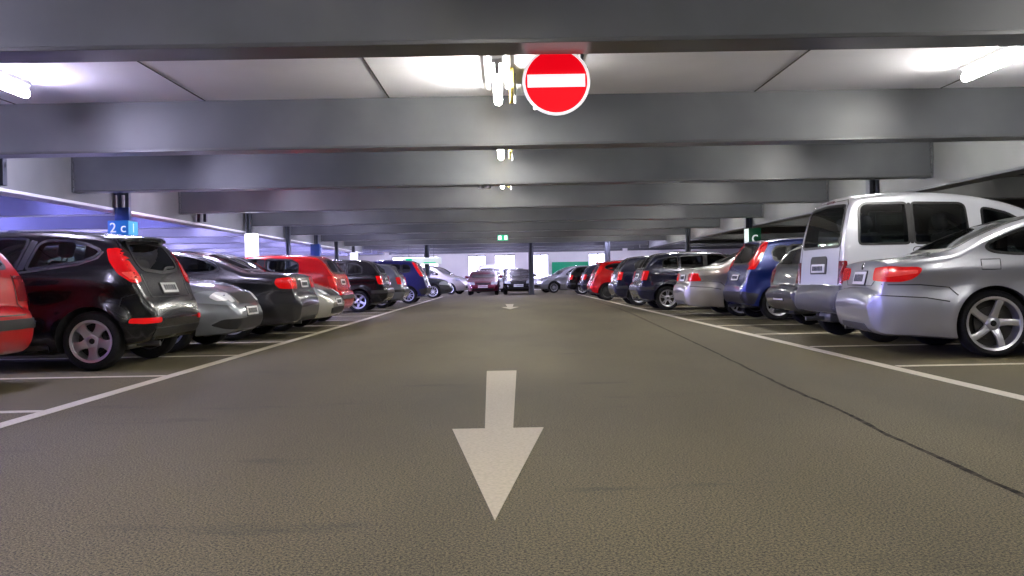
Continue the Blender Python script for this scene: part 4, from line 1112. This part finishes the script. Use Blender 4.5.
# ------------------------------------------------------------------ the cars
P_black = paint('black', 10, 10, 12, 0, .22)
P_silver = paint('silver', 168, 170, 176, .65, .32)
P_kangoo = paint('van_silver', 200, 202, 208, .35, .36)
P_warm = paint('warm_silver', 180, 176, 166, .6, .33)
P_grey = paint('steel_grey', 118, 122, 128, .6, .34)
P_dark = paint('dark_grey', 36, 36, 38, .4, .28)
P_dgrey = paint('slate_grey', 58, 62, 68, .5, .3)
P_red = paint('red', 190, 8, 14, 0, .25)
P_blue = paint('blue', 18, 36, 100, .4, .28)
P_navy = paint('navy', 14, 18, 48, .3, .25)
P_ink = paint('ink_blue', 24, 24, 92, .3, .28)
P_maroon = paint('maroon', 96, 14, 44, .3, .28)
P_gold = paint('pale_silver', 176, 174, 164, .6, .33)

# left row
c = build_car(T_ESTATE, 'hatchback_car', 'red hatchback with a black bumper strip cut off by the left edge of the photo', 'car', paint('deep_red', 170, 4, 10), 'steel', half=.85, length=4.1, tail=M_darkred)
park(c, -1, 6.87, -4.32)
c = build_car(T_HATCH, 'hatchback_car', 'shiny black three-door hatchback with slanted red tail lamps and alloy wheels, nearest on the left', 'car', P_black, 'holes', gl=G_clear, rearglass=G_tint)
park(c, -1, 9.32, -3.61)
c = build_car(T_SEDAN, 'saloon_car', 'steel grey saloon parked nose outwards behind the black hatchback', 'car', P_grey, 'multi')
park(c, -1, 11.56, -3.44, False)
c = build_car(T_SEDAN, 'saloon_car', 'dark grey saloon with sloping roof and red tail lamps beyond the outward-facing grey saloon', 'car', P_dark, 'multi', height=1.40)
park(c, -1, 13.9, -3.15)
c = build_car(T_ESTATE, 'hatchback_car', 'pale silver car nosing out between the dark saloon and the red hatchback', 'car', P_gold, 'multi', length=4.2)
park(c, -1, 16.2, -3.11, False)
c = build_car(T_HATCH3, 'hatchback_car', 'bright red hatchback with long roof and pale lit side window in the left row', 'car', P_red, 'multi', height=1.44, length=4.2, gl=G_clear)
park(c, -1, 18.5, -3.33)
c = build_car(T_ESTATE, 'estate_car', 'black estate car with silver wheels just beyond the bright red hatchback', 'car', P_black, 'five', gl=G_dark, height=1.48, length=4.6, half=.9)
park(c, -1, 25.3, -3.30)
c = build_car(T_ESTATE, 'hatchback_car', 'grey hatchback with red tail lamp between black estate and dark blue people carrier', 'car', P_grey, 'multi', lod=1, height=1.42)
park(c, -1, 28.7, -3.2)
c = build_car(T_MPV, 'people_carrier', 'dark blue people carrier with tall boxy tail, far along the left row', 'car', P_ink, 'multi', lod=1, height=1.62, length=4.4, half=.9)
park(c, -1, 33.6, -2.9)
c = build_car(T_SEDAN, 'saloon_car', 'slate grey car nosing out at the far end of the left row', 'car', P_dgrey, 'multi', lod=1)
park(c, -1, 42.2, -2.55, False)
# right row
c = build_car(T_COUPE, 'coupe_car', 'silver two-door coupe with five-spoke wheels, nearest on the right', 'car', P_silver, 'five', seats=M_seat)
park(c, 1, 8.87, 3.72, rot=-.10)
c = build_car(T_VAN, 'passenger_van', 'tall silver passenger van with dark grey rear bumper behind the silver coupe', 'van', P_kangoo, 'steel', height=1.88, gl=glass('glass_green', (0.40, 0.46, 0.43)))
park(c, 1, 11.15, 3.98)
c = build_car(T_ESTATE, 'hatchback_car', 'slate grey hatchback half hidden behind the tall silver van', 'car', P_dgrey, 'multi', half=.84, height=1.38, plate_z=.50, tail=M_darkred)
park(c, 1, 13.75, 4.30)
c = build_car(T_MPV, 'people_carrier', 'blue people carrier with tall red tail lamps left of the silver van', 'car', P_blue, 'cover')
park(c, 1, 16.75, 4.29)
c = build_car(T_COUPE2, 'coupe_car', 'silver coupe with small red tail lamp between blue people carrier and navy hatchback', 'car', P_warm, 'twin', height=1.47, length=4.5)
park(c, 1, 18.75, 3.66)
c = build_car(T_ESTATE, 'hatchback_car', 'navy hatchback with wide red lamp and silver wheel beyond the further silver coupe', 'car', P_navy, 'twin', gl=G_dark, length=4.3, height=1.46, half=.88)
park(c, 1, 22.76, 3.24)
c = build_car(T_ESTATE, 'hatchback_car', 'dark blue hatchback with sloping black rear window next to the small red car', 'car', P_navy, 'multi', lod=1, height=1.46)
park(c, 1, 26.6, 3.10)
c = build_car(T_HATCH, 'hatchback_car', 'small red car with round tail far along the right row', 'car', P_red, 'steel', lod=1, height=1.46)
park(c, 1, 33.2, 3.02)
c = build_car(T_ESTATE, 'hatchback_car', 'dark hatchback with red lamp just beyond the small red car on the right', 'car', P_navy, 'multi', lod=1)
park(c, 1, 41.0, 3.3)
c = build_car(T_ESTATE, 'hatchback_car', 'black hatchback at the far end of the right row', 'car', P_black, 'multi', lod=1, height=1.42)
park(c, 1, 44.6, 2.95)
# cars across the far end
def across(T, name, label, paintm, x, y, rz, wheel='multi', **kw):
    c = build_car(T, name, label, 'car', paintm, wheel, lod=1, **kw)
    c.root.location = (x, y, 0); c.root.rotation_euler = (0, 0, rz)
across(T_MPV, 'people_carrier', 'pale grey off-road car with roof rails at the far left end', P_gold, -4.2, 53.0, -.3, length=4.3, height=1.68)
across(T_ESTATE, 'hatchback_car', 'maroon car facing the lane at the far end', P_maroon, -1.24, 49.4, -PI/2, height=1.30, half=.82)
across(T_VAN, 'passenger_van', 'white van at the far end behind the maroon car', mat('paint_white', lin(235, 235, 240), .3, 0, 1), -1.0, 56.5, -PI/2, height=1.75)
across(T_ESTATE, 'hatchback_car', 'black car facing the lane at the far end, left of the grey column', P_black, .60, 49.6, -PI/2, height=1.36, half=.80)
across(T_MPV, 'people_carrier', 'blue car behind the black car at the far end', P_blue, .45, 62.0, -PI/2)
across(T_MPV, 'people_carrier', 'silver car with bright headlamps turned sideways across the far end, right of the grey column', P_silver, 3.65, 52.0, PI+.25, length=4.3, height=1.5)

# ------------------------------------------------------------------ light from outside, camera
w = bpy.data.worlds.new('World'); scene.world = w; w.use_nodes = True
bg = w.node_tree.nodes['Background']
bg.inputs['Color'].default_value = (0.74, 0.72, 1.0, 1); bg.inputs['Strength'].default_value = 5.0

cam = bpy.data.cameras.new('camera'); co = bpy.data.objects.new('camera', cam); C.objects.link(co)
cam.sensor_width = 36.0; cam.lens = 36.0*920/1024; cam.clip_end = 300; cam.clip_start = .05
R = Matrix.Rotation(PI/2, 4, 'X')
yaw = Matrix.Rotation(-math.atan(5/920), 4, 'Y'); pitch = Matrix.Rotation(-math.atan(10/920), 4, 'X'); roll = Matrix.Rotation(math.radians(-1.05), 4, 'Z')
co.matrix_world = Matrix.Translation((0, 0, .87)) @ R @ yaw @ pitch @ roll
scene.camera = co
